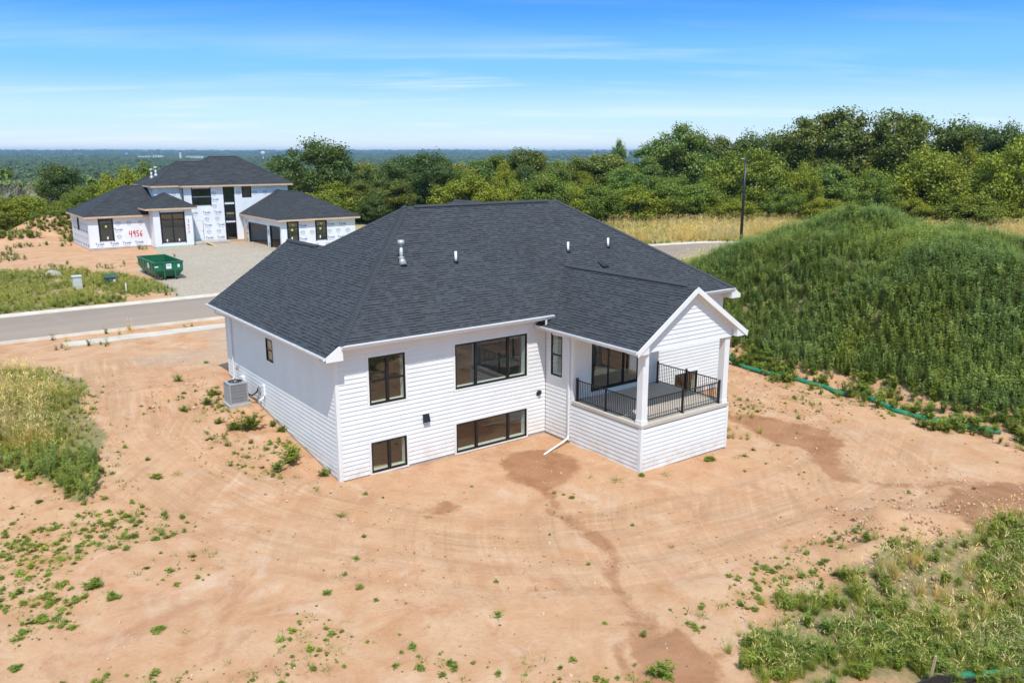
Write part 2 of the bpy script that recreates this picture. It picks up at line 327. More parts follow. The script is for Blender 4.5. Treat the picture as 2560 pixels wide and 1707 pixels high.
P_DAMP = [[(6.3, -2.2), (7.1, -1.5), (8.4, -1.8), (8.6, -3.5), (7.9, -4.3), (6.5, -4.7), (5.7, -4.6), (5.8, -3.4)],
          [(18.6, -3.0), (19.7, -4.6), (20.3, -7.4), (19.5, -8.5), (17.8, -9.2), (16.9, -11.0), (16.6, -10.5), (17.8, -8.2), (18.1, -5.5)],
          [(16.3, -14.6), (18.5, -14.0), (22, -15.2), (22, -17.2), (16.6, -16.9), (14.9, -16.2)],
          [(2.1, -14.2), (3.1, -14.3), (3.3, -15.6), (2.3, -16.2), (1.0, -15.4)], [(4.9, -8.9), (4.7, -9.4), (5.1, -8.6)], [(1.7, -4.2), (2.3, -3.7), (2.5, -4.1)]]
P_TRAIL = [(5.7, -4.8), (5.3, -6.6), (5.0, -8.4), (4.8, -9.3), (4.0, -10.8), (3.1, -12.1), (2.8, -13.3), (2.65, -13.9), (1.85, -13.8), (1.35, -14.1), (.9, -14.9), (.5, -16)]
P_TRACK = [(-4.0, 17), (-4.4, 12), (-5.3, 7.5), (-4.5, 2.8), (-2.9, -1.6), (-.85, -4.8), (2.4, -8.0), (6.0, -9.8), (11, -10.8), (17, -11), (21, -9.5)]
P_TRACK2 = [(24.2, 6), (23.0, -.3), (20.2, -5.8), (18.2, -9.8), (16, -12)]
P_GRAV = [(8.7, -10.7), (11, -10.6), (13, -10.7), (14.9, -11.1), (14, -12.1), (10.9, -11.9), (9, -11.6)]
def smooth_path(P, n=8):
    P = np.array(P, float); P = np.vstack([2 * P[0] - P[1], P, 2 * P[-1] - P[-2]]); out = []
    for i in range(1, len(P) - 2):
        for k in range(n):
            t = k / n; a, b, c, d = P[i - 1:i + 3]; out.append(tuple(.5 * ((2 * b) + (-a + c) * t + (2 * a - 5 * b + 4 * c - d) * t * t + (-a + 3 * b - 3 * c + d) * t ** 3)))
    return out + [tuple(P[-2])]
def pathcoord(x, y, P):
    """signed distance across a path and length along it"""
    best = np.full(x.shape, 1e9); acr = np.zeros(x.shape); alg = np.zeros(x.shape); s = 0
    for i in range(len(P) - 1):
        (ax, ay), (bx, by) = P[i], P[i + 1]; vx, vy = bx - ax, by - ay; l = math.hypot(vx, vy)
        t = ((x - ax) * vx + (y - ay) * vy) / (l * l); tc = np.clip(t, 0 if i else -9, 1 if i < len(P) - 2 else 9)
        dx, dy = x - ax - tc * vx, y - ay - tc * vy; d = np.hypot(dx, dy); k = d < best
        best = np.where(k, d, best); acr = np.where(k, np.sign(vx * dy - vy * dx) * d, acr); alg = np.where(k, s + tc * l, alg); s += l
    return acr, alg
def make_ground():
    def axis(fine0, fine1, step, mid0, mid1, mstep):
        a = list(np.arange(fine0, fine1, step)); b = list(np.arange(fine1, mid1, mstep)); c = list(np.arange(fine0 - mstep, mid0, -mstep))[::-1]
        g = 1.14; up = [mid1]; 
        while up[-1] < 15500: up.append(up[-1] + max(mstep, (up[-1] - mid1) * (g - 1) + mstep))
        dn = [mid0]
        while dn[-1] > -15500: dn.append(dn[-1] - max(mstep, (mid0 - dn[-1]) * (g - 1) + mstep))
        return np.array(sorted(set(np.round(dn + c + a + b + up, 3))))
    xs = axis(-15, 29, .22, -45, 100, .75); ys = axis(-24, 27, .22, -40, 105, .75)
    X, Y = np.meshgrid(xs, ys); x = X.ravel(); y = Y.ravel(); z = terrain(x, y)
    # a rut worn by run-off and the loose clods of the spoil heaps
    dt = polydist(x, y, P_TRAIL); z -= .07 * np.exp(-(dt / .28) ** 2) - .025 * np.exp(-((dt - .5) / .25) ** 2)
    for P, dz in ((P_TRACK, .05), (P_TRACK2, .05)):
        d = polydist(x, y, P); z -= dz * (np.exp(-((d - .8) / .25) ** 2) + np.exp(-((d - 2.4) / .25) ** 2))
    cl = soft(x, y, [(-.6, 12), (-4.2, 12), (-3.6, 6), (-1.6, 0), (-.6, 0)], .8); z += cl * fbm(x, y, .7, 61, 3) * .16
    cl = soft(x, y, [(15.6, 0), (17, -3), (25, -8), (25.6, -14), (26.5, -6), (25.5, 3), (20, 6)], 1.); z += cl * fbm(x, y, .8, 62, 3) * .12
    heap = np.zeros_like(x)
    for hx, hy, hr, hh in HEAPS: heap = np.maximum(heap, np.exp(-((x - hx) ** 2 + (y - hy) ** 2) / (hr * 1.1) ** 2))
    z += heap * (fbm(x, y, 1.1, 9, 3) * .45)
    nx, ny = len(xs), len(ys); i = np.arange((ny - 1) * (nx - 1)); r, c = i // (nx - 1), i % (nx - 1); a = r * nx + c
    me = np_mesh('ground', np.stack([x, y, z], 1), np.stack([a, a + 1, a + nx + 1, a + nx], 1), None, True)
    wx = x + fbm(x, y, 1.6, 3, 3) * .7; wy = y + fbm(x, y, 1.6, 4, 3) * .7
    damp = np.zeros_like(x)
    for P in P_DAMP: damp = np.maximum(damp, soft(wx, wy, P, .55))
    damp = np.maximum(damp, .80 * np.exp(-(polydist(wx, wy, P_TRAIL) / .30) ** 2))
    for P in ([(15.2, -1.6), (17, -2.2), (18.8, -3.6), (19.4, -6), (18.3, -9), (16.8, -11)], [(17.2, -11.6), (18.5, -13), (20.5, -14.4)]): damp = np.maximum(damp, .75 * np.exp(-(polydist(wx, wy, P) / .45) ** 2))
    track = np.maximum(np.exp(-(np.maximum(polydist(wx, wy, P_TRACK) - 1.9, 0) / 1.0) ** 2), .8 * np.exp(-(np.maximum(polydist(wx, wy, P_TRACK2) - 1.4, 0) / .8) ** 2))
    grav = np.maximum.reduce([soft(wx, wy, P_COURT, 1.2), .47 * soft(wx, wy, P_DRIVE, 1.5), .36 * soft(wx, wy, P_GRAV, 1.2), .35 * soft(wx, wy, [(-6, 15.2), (-4, 14.6), (-5, 9), (-6, 9.4)], .8)])
    grass = np.maximum.reduce([soft(wx, wy, P_LEFT, 1.), soft(wx, wy, P_BR, .8) * .8, soft(wx, wy, P_LAWN, 1.5) * (.45 + .6 * (fbm(x, y, 5, 12, 3) > -.15)), sst(mound(x, y), .35, .9)])
    Rr = np.hypot(x - CX, y - CY); dd = (x - CX) * FX + (y - CY) * FY
    beyond = ((y > road_y(x) + 5) & (x > 27)) | ((x > 44) & (y > road_y(x) - 26) & (y < road_y(x) - 5))
    field = np.where(beyond | (x > 52), 1., 0.) * (1 - sst(mound(x, y), .3, 1))
    far = np.maximum(sst(dd, 118, 135), sst(Rr, 160, 190))
    for nme, P in (('p1', P_TRACK), ('p2', P_TRACK2)):
        a_, b_ = pathcoord(x, y, smooth_path(P)); at = me.attributes.new(nme, 'FLOAT_VECTOR', 'POINT'); at.data.foreach_set('vector', np.stack([a_, b_, np.zeros_like(a_)], 1).astype(np.float32).ravel())
    for nme, arr in (('damp', damp), ('track', track), ('gravel', grav), ('grass', grass), ('field', field), ('far', far)):
        at = me.attributes.new(nme, 'FLOAT', 'POINT'); at.data.foreach_set('value', np.clip(arr, 0, 1).astype(np.float32))
    t = NT('ground'); p = t.pos()
    A = lambda n: t.new('ShaderNodeAttribute', attribute_name=n).outputs['Fac']
    big = t.noise(.16, 5, .6, p); mid = t.noise(.8, 6, .65, p, .4); fine = t.noise(7, 6, .7, p); grit = t.noise(40, 3, .7, p)
    c = t.ramp(mid, [(.30, (.43, .205, .092)), (.47, (.51, .277, .15)), (.66, (.565, .35, .21))])
    c = t.mix(t.math('MULTIPLY', t.mr(big, .38, .66), .45), c, (.54, .32, .175))
    c = t.mix(t.math('MULTIPLY', t.mr(fine, .52, .72), .42), c, (.36, .195, .11))
    pal = t.mr(t.noise(.55, 6, .7, p, .6), .55, .68); c = t.mix(t.math('MULTIPLY', pal, .5), c, (.62, .45, .33)); red = t.mr(t.noise(.42, 7, .72, p, .8), .56, .68); c = t.mix(t.math('MULTIPLY', red, .62), c, (.37, .165, .085))
    # driven soil: pressed and browner, streaked along the way the wheels went, with ribbed treads
    tr = A('track'); sbump = None
    for nme, wt in (('p1', 1.0), ('p2', .8)):
        pv = t.new('ShaderNodeAttribute', attribute_name=nme).outputs['Vector']
        def st(sx, sy, det=5, ro=.6):
            mp = t.new('ShaderNodeMapping'); mp.inputs['Scale'].default_value = (sx, sy, 1); t.l.new(pv, mp.inputs[0]); return t.noise(1, det, ro, mp.outputs[0])
        s1 = st(1.5, .10); s2 = st(5.5, .22); s3 = st(2.6, .05, 2)
        sbump = t.math('MULTIPLY', t.math('MULTIPLY', s2, tr), .05) if sbump is None else sbump
        w0 = t.math('MULTIPLY', t.math('ADD', t.math('MULTIPLY', tr, .85), .15), t.mr(t.noise(.33, 4, .6, p), .36, .6, .15, 1))
        c = t.mix(t.math('MULTIPLY', t.math('MULTIPLY', t.mr(s1, .46, .66), w0), .66 * wt), c, (.40, .225, .12))
        c = t.mix(t.math('MULTIPLY', t.math('MULTIPLY', t.mr(s2, .50, .68), w0), .44 * wt), c, (.35, .195, .105))
        c = t.mix(t.math('MULTIPLY', t.math('MULTIPLY', t.mr(s2, .46, .30), w0), .4 * wt), c, (.62, .46, .33))
        sp = t.new('ShaderNodeSeparateXYZ'); t.l.new(pv, sp.inputs[0]); rib = t.math('SINE', t.math('MULTIPLY', t.math('ADD', sp.outputs[1], t.math('MULTIPLY', s2, .3)), 34.0))
        c = t.mix(t.math('MULTIPLY', t.math('MULTIPLY', t.math('MULTIPLY', t.mr(s3, .55, .62), tr), t.mr(rib, -.2, .6)), .2 * wt), c, (.33, .185, .10))
    vo = t.new('ShaderNodeTexVoronoi'); vo.inputs['Scale'].default_value = 9; t.l.new(p, vo.inputs['Vector'])
    peb = t.math('MULTIPLY', t.mr(vo.outputs['Distance'], .10, .17, 1, 0), t.mr(t.noise(.6, 4, .6, p), .42, .62)); c = t.mix(t.math('MULTIPLY', peb, .7), c, t.mix(t.new('ShaderNodeNewGeometry').outputs['Random Per Island'], (.5, .44, .38), (.32, .26, .22)))
    c = t.mix(t.math('MULTIPLY', t.mr(t.noise(22, 4, .75, p), .60, .70), .5), c, (.33, .19, .11)); c = t.mix(t.math('MULTIPLY', t.mr(t.noise(17, 4, .75, p), .36, .28), .45), c, (.66, .50, .37))
    v2 = t.new('ShaderNodeTexVoronoi'); v2.inputs['Scale'].default_value = 14; t.l.new(p, v2.inputs['Vector'])
    gcol = t.mix(.75, t.mix(t.mr(t.noise(.5, 5, .6, p), .35, .65), (.37, .29, .215), (.45, .365, .28)), t.ramp(v2.outputs['Color'], [(.1, (.25, .20, .15)), (.5, (.39, .32, .25)), (.9, (.50, .43, .35))]), 'MIX')
    gcol = t.mix(t.math('MULTIPLY', t.mr(t.noise(.35, 5, .65, p), .52, .7), .4), gcol, (.43, .31, .21))
    gm = t.mr(t.math('ADD', A('gravel'), t.math('MULTIPLY', t.math('SUBTRACT', fine, .5), .7)), .38, .62); c = t.mix(gm, c, gcol)
    dm = t.mr(t.math('ADD', A('damp'), t.math('MULTIPLY', t.math('SUBTRACT', t.noise(2.4, 7, .72, p), .5), 1.5)), .40, .85)
    c = t.mix(t.math('MULTIPLY', dm, .85), c, t.mix(t.mr(mid, .35, .6), (.27, .115, .052), (.35, .165, .08)))
    gs = t.mr(t.math('ADD', A('grass'), t.math('MULTIPLY', t.math('SUBTRACT', t.noise(1.7, 5, .7, p), .5), 1.0)), .45, .8)
    c = t.mix(t.math('MULTIPLY', gs, .85), c, t.mix(t.mr(fine, .35, .65), (.11, .125, .04), (.25, .21, .10)))
    c = t.mix(A('field'), c, t.mix(t.mr(mid, .35, .65), (.42, .33, .16), (.30, .26, .10))); c = t.mix(A('far'), c, t.mix(t.mr(t.noise(.012, 4, .6, p), .35, .65), (.07, .115, .04), (.15, .18, .075)))
    hgt = t.math('ADD', t.math('MULTIPLY', fine, .05), t.math('ADD', t.math('MULTIPLY', grit, .02), t.math('ADD', t.math('MULTIPLY', mid, .10), sbump)))
    t.bump(hgt, 1.0, .75); t.fin(c, t.mr(dm, 0, 1, .95, .85), 0, .25)
    me.materials.append(MAT['ground'])
    return tag(put('ground', me), 'dry tan and orange construction soil with damp patches and wheel tracks', 'ground', kind='structure')
make_ground()

# ------------------------------------------------------------------ road, kerbs, pavement
def strip(name, xs, off0, off1, z0, z1, mat, crown=0):
    """a ribbon along the road, off0..off1 metres from its middle"""
    xs = np.array(xs, float); yc = road_y(xs); dy = np.gradient(yc, xs); L = np.hypot(1, dy); nx, ny = -dy / L, 1 / L
    V = []; F = []
    offs = np.linspace(off0, off1, 7 if crown else 2)
    for i in range(len(xs)):
        for o in offs:
            f = (o - off0) / (off1 - off0); V.append((xs[i] + nx[i] * o, yc[i] + ny[i] * o, z0 + (z1 - z0) * f + crown * (1 - (2 * f - 1) ** 2)))
    k = len(offs)
    for i in range(len(xs) - 1):
        for j in range(k - 1): F.append((i * k + j, (i + 1) * k + j, (i + 1) * k + j + 1, i * k + j + 1))
    return V, F
RXS = list(np.arange(-150, 42, 4.)) + list(np.arange(42, 110, 1.2))
V, F = strip('road', RXS, -4.15, 4.15, 1.232, 1.232, None, .06)
tag(put('road', np_mesh('road', V, F, MAT['asphalt'], True)), 'worn grey brown asphalt street between the two houses', 'road', kind='structure')
for sgn, nm in ((-1, 'near'), (1, 'far')):
    mb = MB()
    prof = [(4.12, 1.22), (4.12, 1.241), (4.55, 1.25), (4.68, 1.35), (4.86, 1.36), (4.95, 1.15)]
    xs = np.array(RXS); yc = road_y(xs); dy = np.gradient(yc, xs); L = np.hypot(1, dy); nx, ny = -dy / L, 1 / L
    for i in range(len(xs)):
        mb.v += [(xs[i] + nx[i] * sgn * o, yc[i] + ny[i] * sgn * o, z) for o, z in prof]
    k = len(prof)
    for i in range(len(xs) - 1):
        for j in range(k - 1): mb.f.append((i * k + j, i * k + j + 1, (i + 1) * k + j + 1, (i + 1) * k + j)); mb.m.append(0)
    tag(mb.build('kerb', MAT['kerb']), 'pale concrete kerb and gutter along the %s edge of the street' % ('house' if sgn < 0 else 'far'), 'kerb', kind='structure')
walk = tag(empty('sidewalk', (0, 25.1, 1.3)), 'pale concrete footpath slabs between the street and the bare lot', 'pavement', kind='structure')
me = MB().box(-.745, -.65, -.1, .745, .65, .07).mesh('slab', MAT['kerb'], bevel=.012)
for i in range(26):
    X = -4.6 + i * 1.5; o = put('slab', me, walk, (X, 0, float(terrain(X, 25.1, False)) - 1.3 + .02 * random.random()))
# ------------------------------------------------------------------ building kit
def sheath(P, t0, t1, z0, z1, holes, mat, parent, name='wall', d0=-.14, d1=-.005, keep=None):
    """a wall with rectangular openings, thick from d0 to d1"""
    ts = sorted({t0, t1} | {h[i] for h in holes for i in (0, 1)}); zs = sorted({z0, z1} | {h[i] for h in holes for i in (2, 3)})
    mb = MB(); inh = lambda t, z: any(h[0] < t < h[1] and h[2] < z < h[3] for h in holes)
    idx = {}
    def vid(t, z, d):
        k = (round(t, 4), round(z, 4), d)
        if k not in idx: idx[k] = len(mb.v); mb.v.append(P(t, z, d))
        return idx[k]
    solid = lambda i, j: 0 <= i < len(ts) - 1 and 0 <= j < len(zs) - 1 and not inh((ts[i] + ts[i + 1]) / 2, (zs[j] + zs[j + 1]) / 2)
    def q(*p): mb.f.append(tuple(vid(*a) for a in p)); mb.m.append(0)
    for i in range(len(ts) - 1):
        for j in range(len(zs) - 1):
            if not solid(i, j): continue
            a, b, c, e = ts[i], ts[i + 1], zs[j], zs[j + 1]
            for d in (d0, d1): q((a, c, d), (b, c, d), (b, e, d), (a, e, d))
            if not solid(i - 1, j): q((a, c, d0), (a, e, d0), (a, e, d1), (a, c, d1))
            if not solid(i + 1, j): q((b, c, d0), (b, e, d0), (b, e, d1), (b, c, d1))
            if not solid(i, j - 1): q((a, c, d0), (b, c, d0), (b, c, d1), (a, c, d1))
            if not solid(i, j + 1): q((a, e, d0), (b, e, d0), (b, e, d1), (a, e, d1))
    return mb.build(name, mat, parent)
def siding(P, wall, zb, zt, t_of, holes, mat, exp=.178):
    """lap boards, one object each; t_of(zlo, zhi) gives the run of a course"""
    z = zb; GAP = .008
    while z < zt - .03:
        h = min(exp, zt - z); run = t_of(z, z + h)
        if run and run[1] - run[0] > .06:
            cuts = [run]
            for (a, b, c, d) in holes:
                if z + h > c + .01 and z < d - .01:
                    nc = []
                    for (p, q) in cuts:
                        if b <= p or a >= q: nc.append((p, q)); continue
                        if a - p > .04: nc.append((p, a))
                        if q - b > .04: nc.append((b, q))
                    cuts = nc
            bits = []
            for (a, b) in cuts:                              # butt joints where a run outreaches one board
                while b - a > 4.9:
                    j = a + random.uniform(2.4, 4.88); bits.append((a, j, z, z + h - GAP)); a = j
                bits.append((a, b, z, z + h - GAP))
            for (a, b, c, d) in holes:                       # boards notched over and under an opening
                a2, b2 = max(a, run[0]), min(b, run[1])
                if b2 - a2 > .05 and z + h > c + .01 and z < d - .01:
                    if c - z > .012: bits.append((a2, b2, z, c))
                    if z + h - d > .012: bits.append((a2, b2, d, z + h - GAP))
            for (a, b, za_, zb_) in bits:
                w = .0008 * random.random(); o0 = .034 + w; o1 = .009; sl_ = lambda q_: o0 + (o1 - o0) * (q_ - z + .012) / (h + .012)
                ring = lambda t: [P(t, za_, 0), P(t, za_, sl_(za_)), P(t, zb_, sl_(zb_)), P(t, zb_, 0)]
                MB().prism(ring(a + .003), ring(b - .003)).build('siding_board', mat, wall)
        z += exp
def window(P, parent, t0, t1, z0, z1, cols, rail=False, casing=.09, depth=.30, lean=None, label=None, glass='glass', trimmat='trim', interior=True, fw=.05, mull=.055):
    """black framed window with panes, white casing and lit reveals; t0..t1 is the frame"""
    fr = MB(); a, b = .048, -.03
    for (p, q, r, s) in ((t0, t1, z0, z0 + fw), (t0, t1, z1 - fw, z1), (t0, t0 + fw, z0 + fw, z1 - fw), (t1 - fw, t1, z0 + fw, z1 - fw)): fr.wbox(P, p, q, r, s, b, a)
    w = fr.build('window', MAT['frame_black'], parent)
    if label: w['label'] = label
    tot = sum(cols); x = t0 + fw; inner = (t1 - t0 - 2 * fw) - mull * 2 * (len(cols) - 1); i0, i1 = z0 + fw, z1 - fw
    for k, cfrac in enumerate(cols):
        wd_ = inner * cfrac / tot; pa, pb = x, x + wd_
        if k < len(cols) - 1: MB().wbox(P, pb, pb + 2 * mull, i0, i1, -.03, .052).build('mullion', MAT['frame_black'], w)
        parts = [(i0, i1)] if not rail else [(i0, (i0 + i1) / 2 - .022), ((i0 + i1) / 2 + .022, i1)]
        if rail: MB().wbox(P, pa, pb, (i0 + i1) / 2 - .022, (i0 + i1) / 2 + .022, -.02, .03).build('meeting_rail', MAT['frame_black'], w)
        for n, (r, s) in enumerate(parts):
            dd = .012 if n == 0 else .022
            MB().wbox(P, pa, pb, r, s, dd - .014, dd - .008).build('pane', MAT[glass], w)
            sash = MB(); e = .022
            for (p, q, u, v) in ((pa, pb, r, r + e), (pa, pb, s - e, s), (pa, pa + e, r + e, s - e), (pb - e, pb, r + e, s - e)): sash.wbox(P, p, q, u, v, dd - .02, dd + .006)
            sash.build('sash', MAT['frame_black'], w)
        x = pb + 2 * mull
    if casing:
        c = MB(); g = casing
        for (p, q, r, s) in ((t0 - g, t1 + g, z1, z1 + g), (t0 - g, t1 + g, z0 - g, z0), (t0 - g, t0, z0, z1), (t1, t1 + g, z0, z1)): c.wbox(P, p, q, r, s, 0, .036)
        c.build('casing', MAT[trimmat], w)
    if interior:
        j = MB(); k = .012
        j.wbox(P, t0 + .004, t1 - .004, z0 + .004, z0 + .045, -depth, -.032); j.wbox(P, t0 + .004, t1 - .004, z1 - .045, z1 - .004, -depth, -.032); j.wbox(P, t0 + .004, t0 + .045, z0 + .045, z1 - .045, -depth, -.032); j.wbox(P, t1 - .045, t1 - .004, z0 + .045, z1 - .045, -depth, -.032)
        j.build('reveal', MAT['jamb'], w)
    return w
def shingles(mb, poly, e, s, exposure=.143, wmin=.13, wmax=.36, seed=1):
    """shingle tabs over a roof plane; poly in 3D, e along the eave, s up the slope"""
    rs = np.random.RandomState(seed); e = Vector(e).normalized(); s = Vector(s).normalized(); n = e.cross(s)
    if n.z < 0: n = -n
    o = Vector(poly[0]); Q = [((Vector(p) - o).dot(e), (Vector(p) - o).dot(s)) for p in poly]
    s0, s1 = min(q[1] for q in Q), max(q[1] for q in Q)
    def iv(v):
        xs = []
        for i in range(len(Q)):
            (a, b), (c, d) = Q[i], Q[(i + 1) % len(Q)]
            if (b > v) != (d > v): xs.append(a + (c - a) * (v - b) / (d - b))
        return (min(xs), max(xs)) if len(xs) > 1 else None
    k = 0; v = s0
    while v < s1 - .01:
        t = min(v + exposure, s1); A = iv(v + 1e-4); B = iv(t - 1e-4)
        if A and B:
            x = min(A[0], B[0]) - rs.rand() * .3; xe = max(A[1], B[1])
            while x < xe:
                w = wmin + (wmax - wmin) * rs.rand() ** 1.3; x1 = x + w
                th = .009 if rs.rand() < .5 else .019
                p0, p1 = np.clip((x, x1 - .004), *A); q0, q1 = np.clip((x, x1 - .004), *B)
                if p1 - p0 > .01 or q1 - q0 > .01:
                    f = lambda a, b, h: o + e * float(a) + s * b + n * h
                    k_ = .70; mx_ = lambda a, b: a + (b - a) * k_; vm = v + (t - v) * k_
                    mb.add([f(p0, v - .006, 0), f(p1, v - .006, 0), f(p1, v - .006, th), f(p0, v - .006, th), f(mx_(p1, q1), vm, th * .3 + .0035), f(mx_(p0, q0), vm, th * .3 + .0035), f(q1, t, .005), f(q0, t, .005)], [(0, 1, 2, 3), (3, 2, 4, 5)])
                    mb.f.append(tuple(len(mb.v) - 8 + i for i in (5, 4, 6, 7))); mb.m.append(1 if rs.rand() < .6 else 0)
                x = x1
        v += exposure; k += 1
def caps(parent, a, b, n1, n2, mat, spacing=.14, half=.15, rise=.024, name='ridge_shingle', start=0.):
    a = Vector(a); b = Vector(b); h = (b - a).normalized(); L = (b - a).length
    s1 = Vector(n1).cross(h).normalized(); s2 = Vector(n2).cross(h).normalized()
    if s1.z > 0 or (abs(s1.z) < 1e-6): s1 = -s1
    if s2.z > 0: s2 = -s2
    up = (Vector(n1) + Vector(n2)).normalized()
    ln = spacing * 1.45
    top = lambda t, r: [s1 * half + Vector(n1) * r + h * t, up * (r * 1.25) + h * t, s2 * half + Vector(n2) * r + h * t]
    v = top(0, rise) + top(ln, rise * .45) + [p - up * .02 for p in top(0, rise)]
    me = MB().add(v, [(0, 1, 4, 3), (1, 2, 5, 4), (6, 7, 1, 0), (7, 8, 2, 1)]).mesh(name, mat)
    out = []; t = start
    while t < L - .05: out.append(put(name, me, parent, a + h * t)); t += spacing
    return out
def deck(parent, polys, mat, th=.16, name='roof_deck'):
    mb = MB()
    for p in polys:
        p = [Vector(q) for q in p]; mb.prism([q - Vector((0, 0, th)) for q in p], [q - Vector((0, 0, .004)) for q in p])
    return mb.build(name, mat, parent)
def gutter(parent, P, t0, t1, z, d0, w=.12, h=.12, straps=.6):
    """open K-style gutter hung at distance d0 in front of a wall plane, rim at z"""
    mb = MB(); th = .006
    prof = [(0, 0), (0, -h), (w * .62, -h), (w * .72, -h * .55), (w, -h * .3), (w, 0), (w - .018, 0), (w - .018, -.012), (w - th, -.012), (w - th, -h * .28), (w * .70, -h * .5), (w * .60, -h + th), (th, -h + th), (th, 0)]
    mb.prism([P(t0, z + b, d0 + a) for a, b in prof], [P(t1, z + b, d0 + a) for a, b in prof])
    mb.wbox(P, t0, t0 + .004, z - h, z - .002, d0, d0 + w * .95); mb.wbox(P, t1 - .004, t1, z - h, z - .002, d0, d0 + w * .95)
    t = t0 + .3
    while t < t1: mb.wbox(P, t, t + .022, z - .016, z - .004, d0, d0 + w - .01); t += straps
    return mb.build('gutter', MAT['gutter'], parent)

# ------------------------------------------------------------------ the white house
H = tag(empty('white_house', (0, 0, 0)), 'large white lap-sided house with charcoal shingle hip roof and corner porch', 'house')
M8 = 2 / 3
zA = lambda X: 5.05 + M8 * (X + .6)
zB = lambda Y: 5.40 + M8 * (Y + .6)
zR = lambda X: 5.05 + M8 * (22.37 - X)
zF = lambda Y: 5.40 + M8 * (12.4 - Y)
zP = lambda X: 7.05 - M8 * abs(X - 12.52)
RY_ = 5.9; ZR = zB(RY_); XL = (ZR - 5.05) / M8 - .6; XRr = 22.37 - (ZR - 5.05) / M8
HIP0 = (-.075, -.6, 5.40); RL = (XL, RY_, ZR); RR = (XRr, RY_, ZR); HIP1 = (21.845, -.6, 5.40)
WJ = (3.6, 12.325 - 3.6, zA(3.6)); WE = (3.6, 12.9, zA(3.6))
planeA = [(-.6, -.6, 5.05), HIP0, RL, WJ, WE, (-.6, 12.9, 5.05)]
planeB = [HIP0, HIP1, RR, RL]
planeR = [(22.37, -.6, 5.05), HIP1, RR, (21.845, 12.4, 5.40), (22.37, 12.9, 5.05)]
wingS = [WJ, WE, (7.8, 12.9, 5.05)]
planeF = [RL, RR, (21.845, 12.4, 5.40), (7.28, 12.4, 5.40), WJ]
porL = [(9.35, -6.2, zP(9.35)), (12.52, -6.2, 7.05), (12.52, 1.875, 7.05), (10.05, -.6, zP(10.05)), (9.93, -.06, zP(9.93)), (9.35, -.06, zP(9.35))]
porR = [(15.69, -6.2, zP(15.69)), (12.52, -6.2, 7.05), (12.52, 1.875, 7.05), (14.99, -.6, zP(14.99)), (15.1, -.06, zP(15.1)), (15.69, -.06, zP(15.69))]
fgz = 9.80; fgL = [(10.76, 6.0, fgz), (10.76, 8.4, fgz), (4.19, 14.97, 5.42), (4.19, 12.42, 5.42)]; fgR = [(10.76, 6.0, fgz), (10.76, 8.4, fgz), (17.33, 14.97, 5.42), (17.33, 12.42, 5.42)]; fgE = [(10.76, 8.4, fgz), (4.19, 14.97, 5.42), (17.33, 14.97, 5.42)]
roof = deck(H, [planeA, planeB, planeR, wingS, planeF, porL, porR, fgL, fgR, fgE], MAT['shingle'], .15, 'roof')
sm = MB(); c8 = 1 / math.hypot(1, M8)
UPX = Vector((1, 0, M8)); DNX = Vector((-1, 0, M8)); UPY = Vector((0, 1, M8)); DNY = Vector((0, -1, M8))
for i, (poly, e, s) in enumerate([(planeA, (0, 1, 0), UPX), (planeB, (1, 0, 0), UPY), (planeR, (0, 1, 0), DNX), (wingS, (0, 1, 0), DNX), (planeF, (1, 0, 0), DNY), (porL, (0, 1, 0), UPX), (porR, (0, 1, 0), DNX), (fgL, (0, 1, 0), UPX), (fgR, (0, 1, 0), DNX), (fgE, (1, 0, 0), DNY)]):
    shingles(sm, poly, e, s, seed=i + 3)
tag(sm.build('shingles', [MAT['shingle'], MAT['shingle_band']], roof, fix=False), kind='stuff')
nA = Vector((-M8, 0, 1)).normalized(); nB = Vector((0, -M8, 1)).normalized(); nR = Vector((M8, 0, 1)).normalized(); nF = Vector((0, M8, 1)).normalized()
caps(roof, HIP0, RL, nA, nB, MAT['shingle'], half=.17, rise=.042); caps(roof, HIP1, RR, nR, nB, MAT['shingle'], half=.17, rise=.042)
def rvent(a, b, nn1, nn2, w=.17):
    a = Vector(a); b = Vector(b); h = (b - a).normalized(); mb = MB()
    for n in (nn1, nn2):
        s = Vector(n).cross(h).normalized(); s = -s if s.z > 0 else s; n = Vector(n)
        mb.prism([a + n * .008, a + s * w + n * .008, a + s * w + n * .04, a + n * .05], [b + n * .008, b + s * w + n * .008, b + s * w + n * .04, b + n * .05])
    return mb.build('ridge_vent', MAT['black_metal'], roof)
X0, X1 = XL + .45, XRr - .7
rvent((X0, RY_, ZR), (X1, RY_, ZR), nB, nF); up = Vector((0, 0, .045))
for a, b in ((RL, (X0, RY_, ZR)), ((X1, RY_, ZR), RR)): caps(roof, a, b, nB, nF, MAT['shingle'])
caps(roof, Vector((X0, RY_, ZR)) + up, Vector((X1, RY_, ZR)) + up, nB, nF, MAT['shingle'])
rvent((12.52, 1.55, 7.05), (12.52, -5.55, 7.05), nA, nR); caps(roof, Vector((12.52, 1.75, 7.05)) + up, Vector((12.52, -5.6, 7.05)) + up, nA, nR, MAT['shingle']); caps(roof, (12.52, -5.6, 7.05), (12.52, -6.15, 7.05), nA, nR, MAT['shingle'])
rvent((3.6, 9.6, WE[2]), (3.6, 12.3, WE[2]), nA, nR); caps(roof, Vector((3.6, 9.2, WE[2])) + up, Vector((3.6, 12.8, WE[2])) + up, nA, nR, MAT['shingle']); caps(roof, WJ, RL, nA, nF, MAT['shingle'])
caps(roof, (10.76, 6.05, fgz), (10.76, 8.35, fgz), nA, nR, MAT['shingle'])
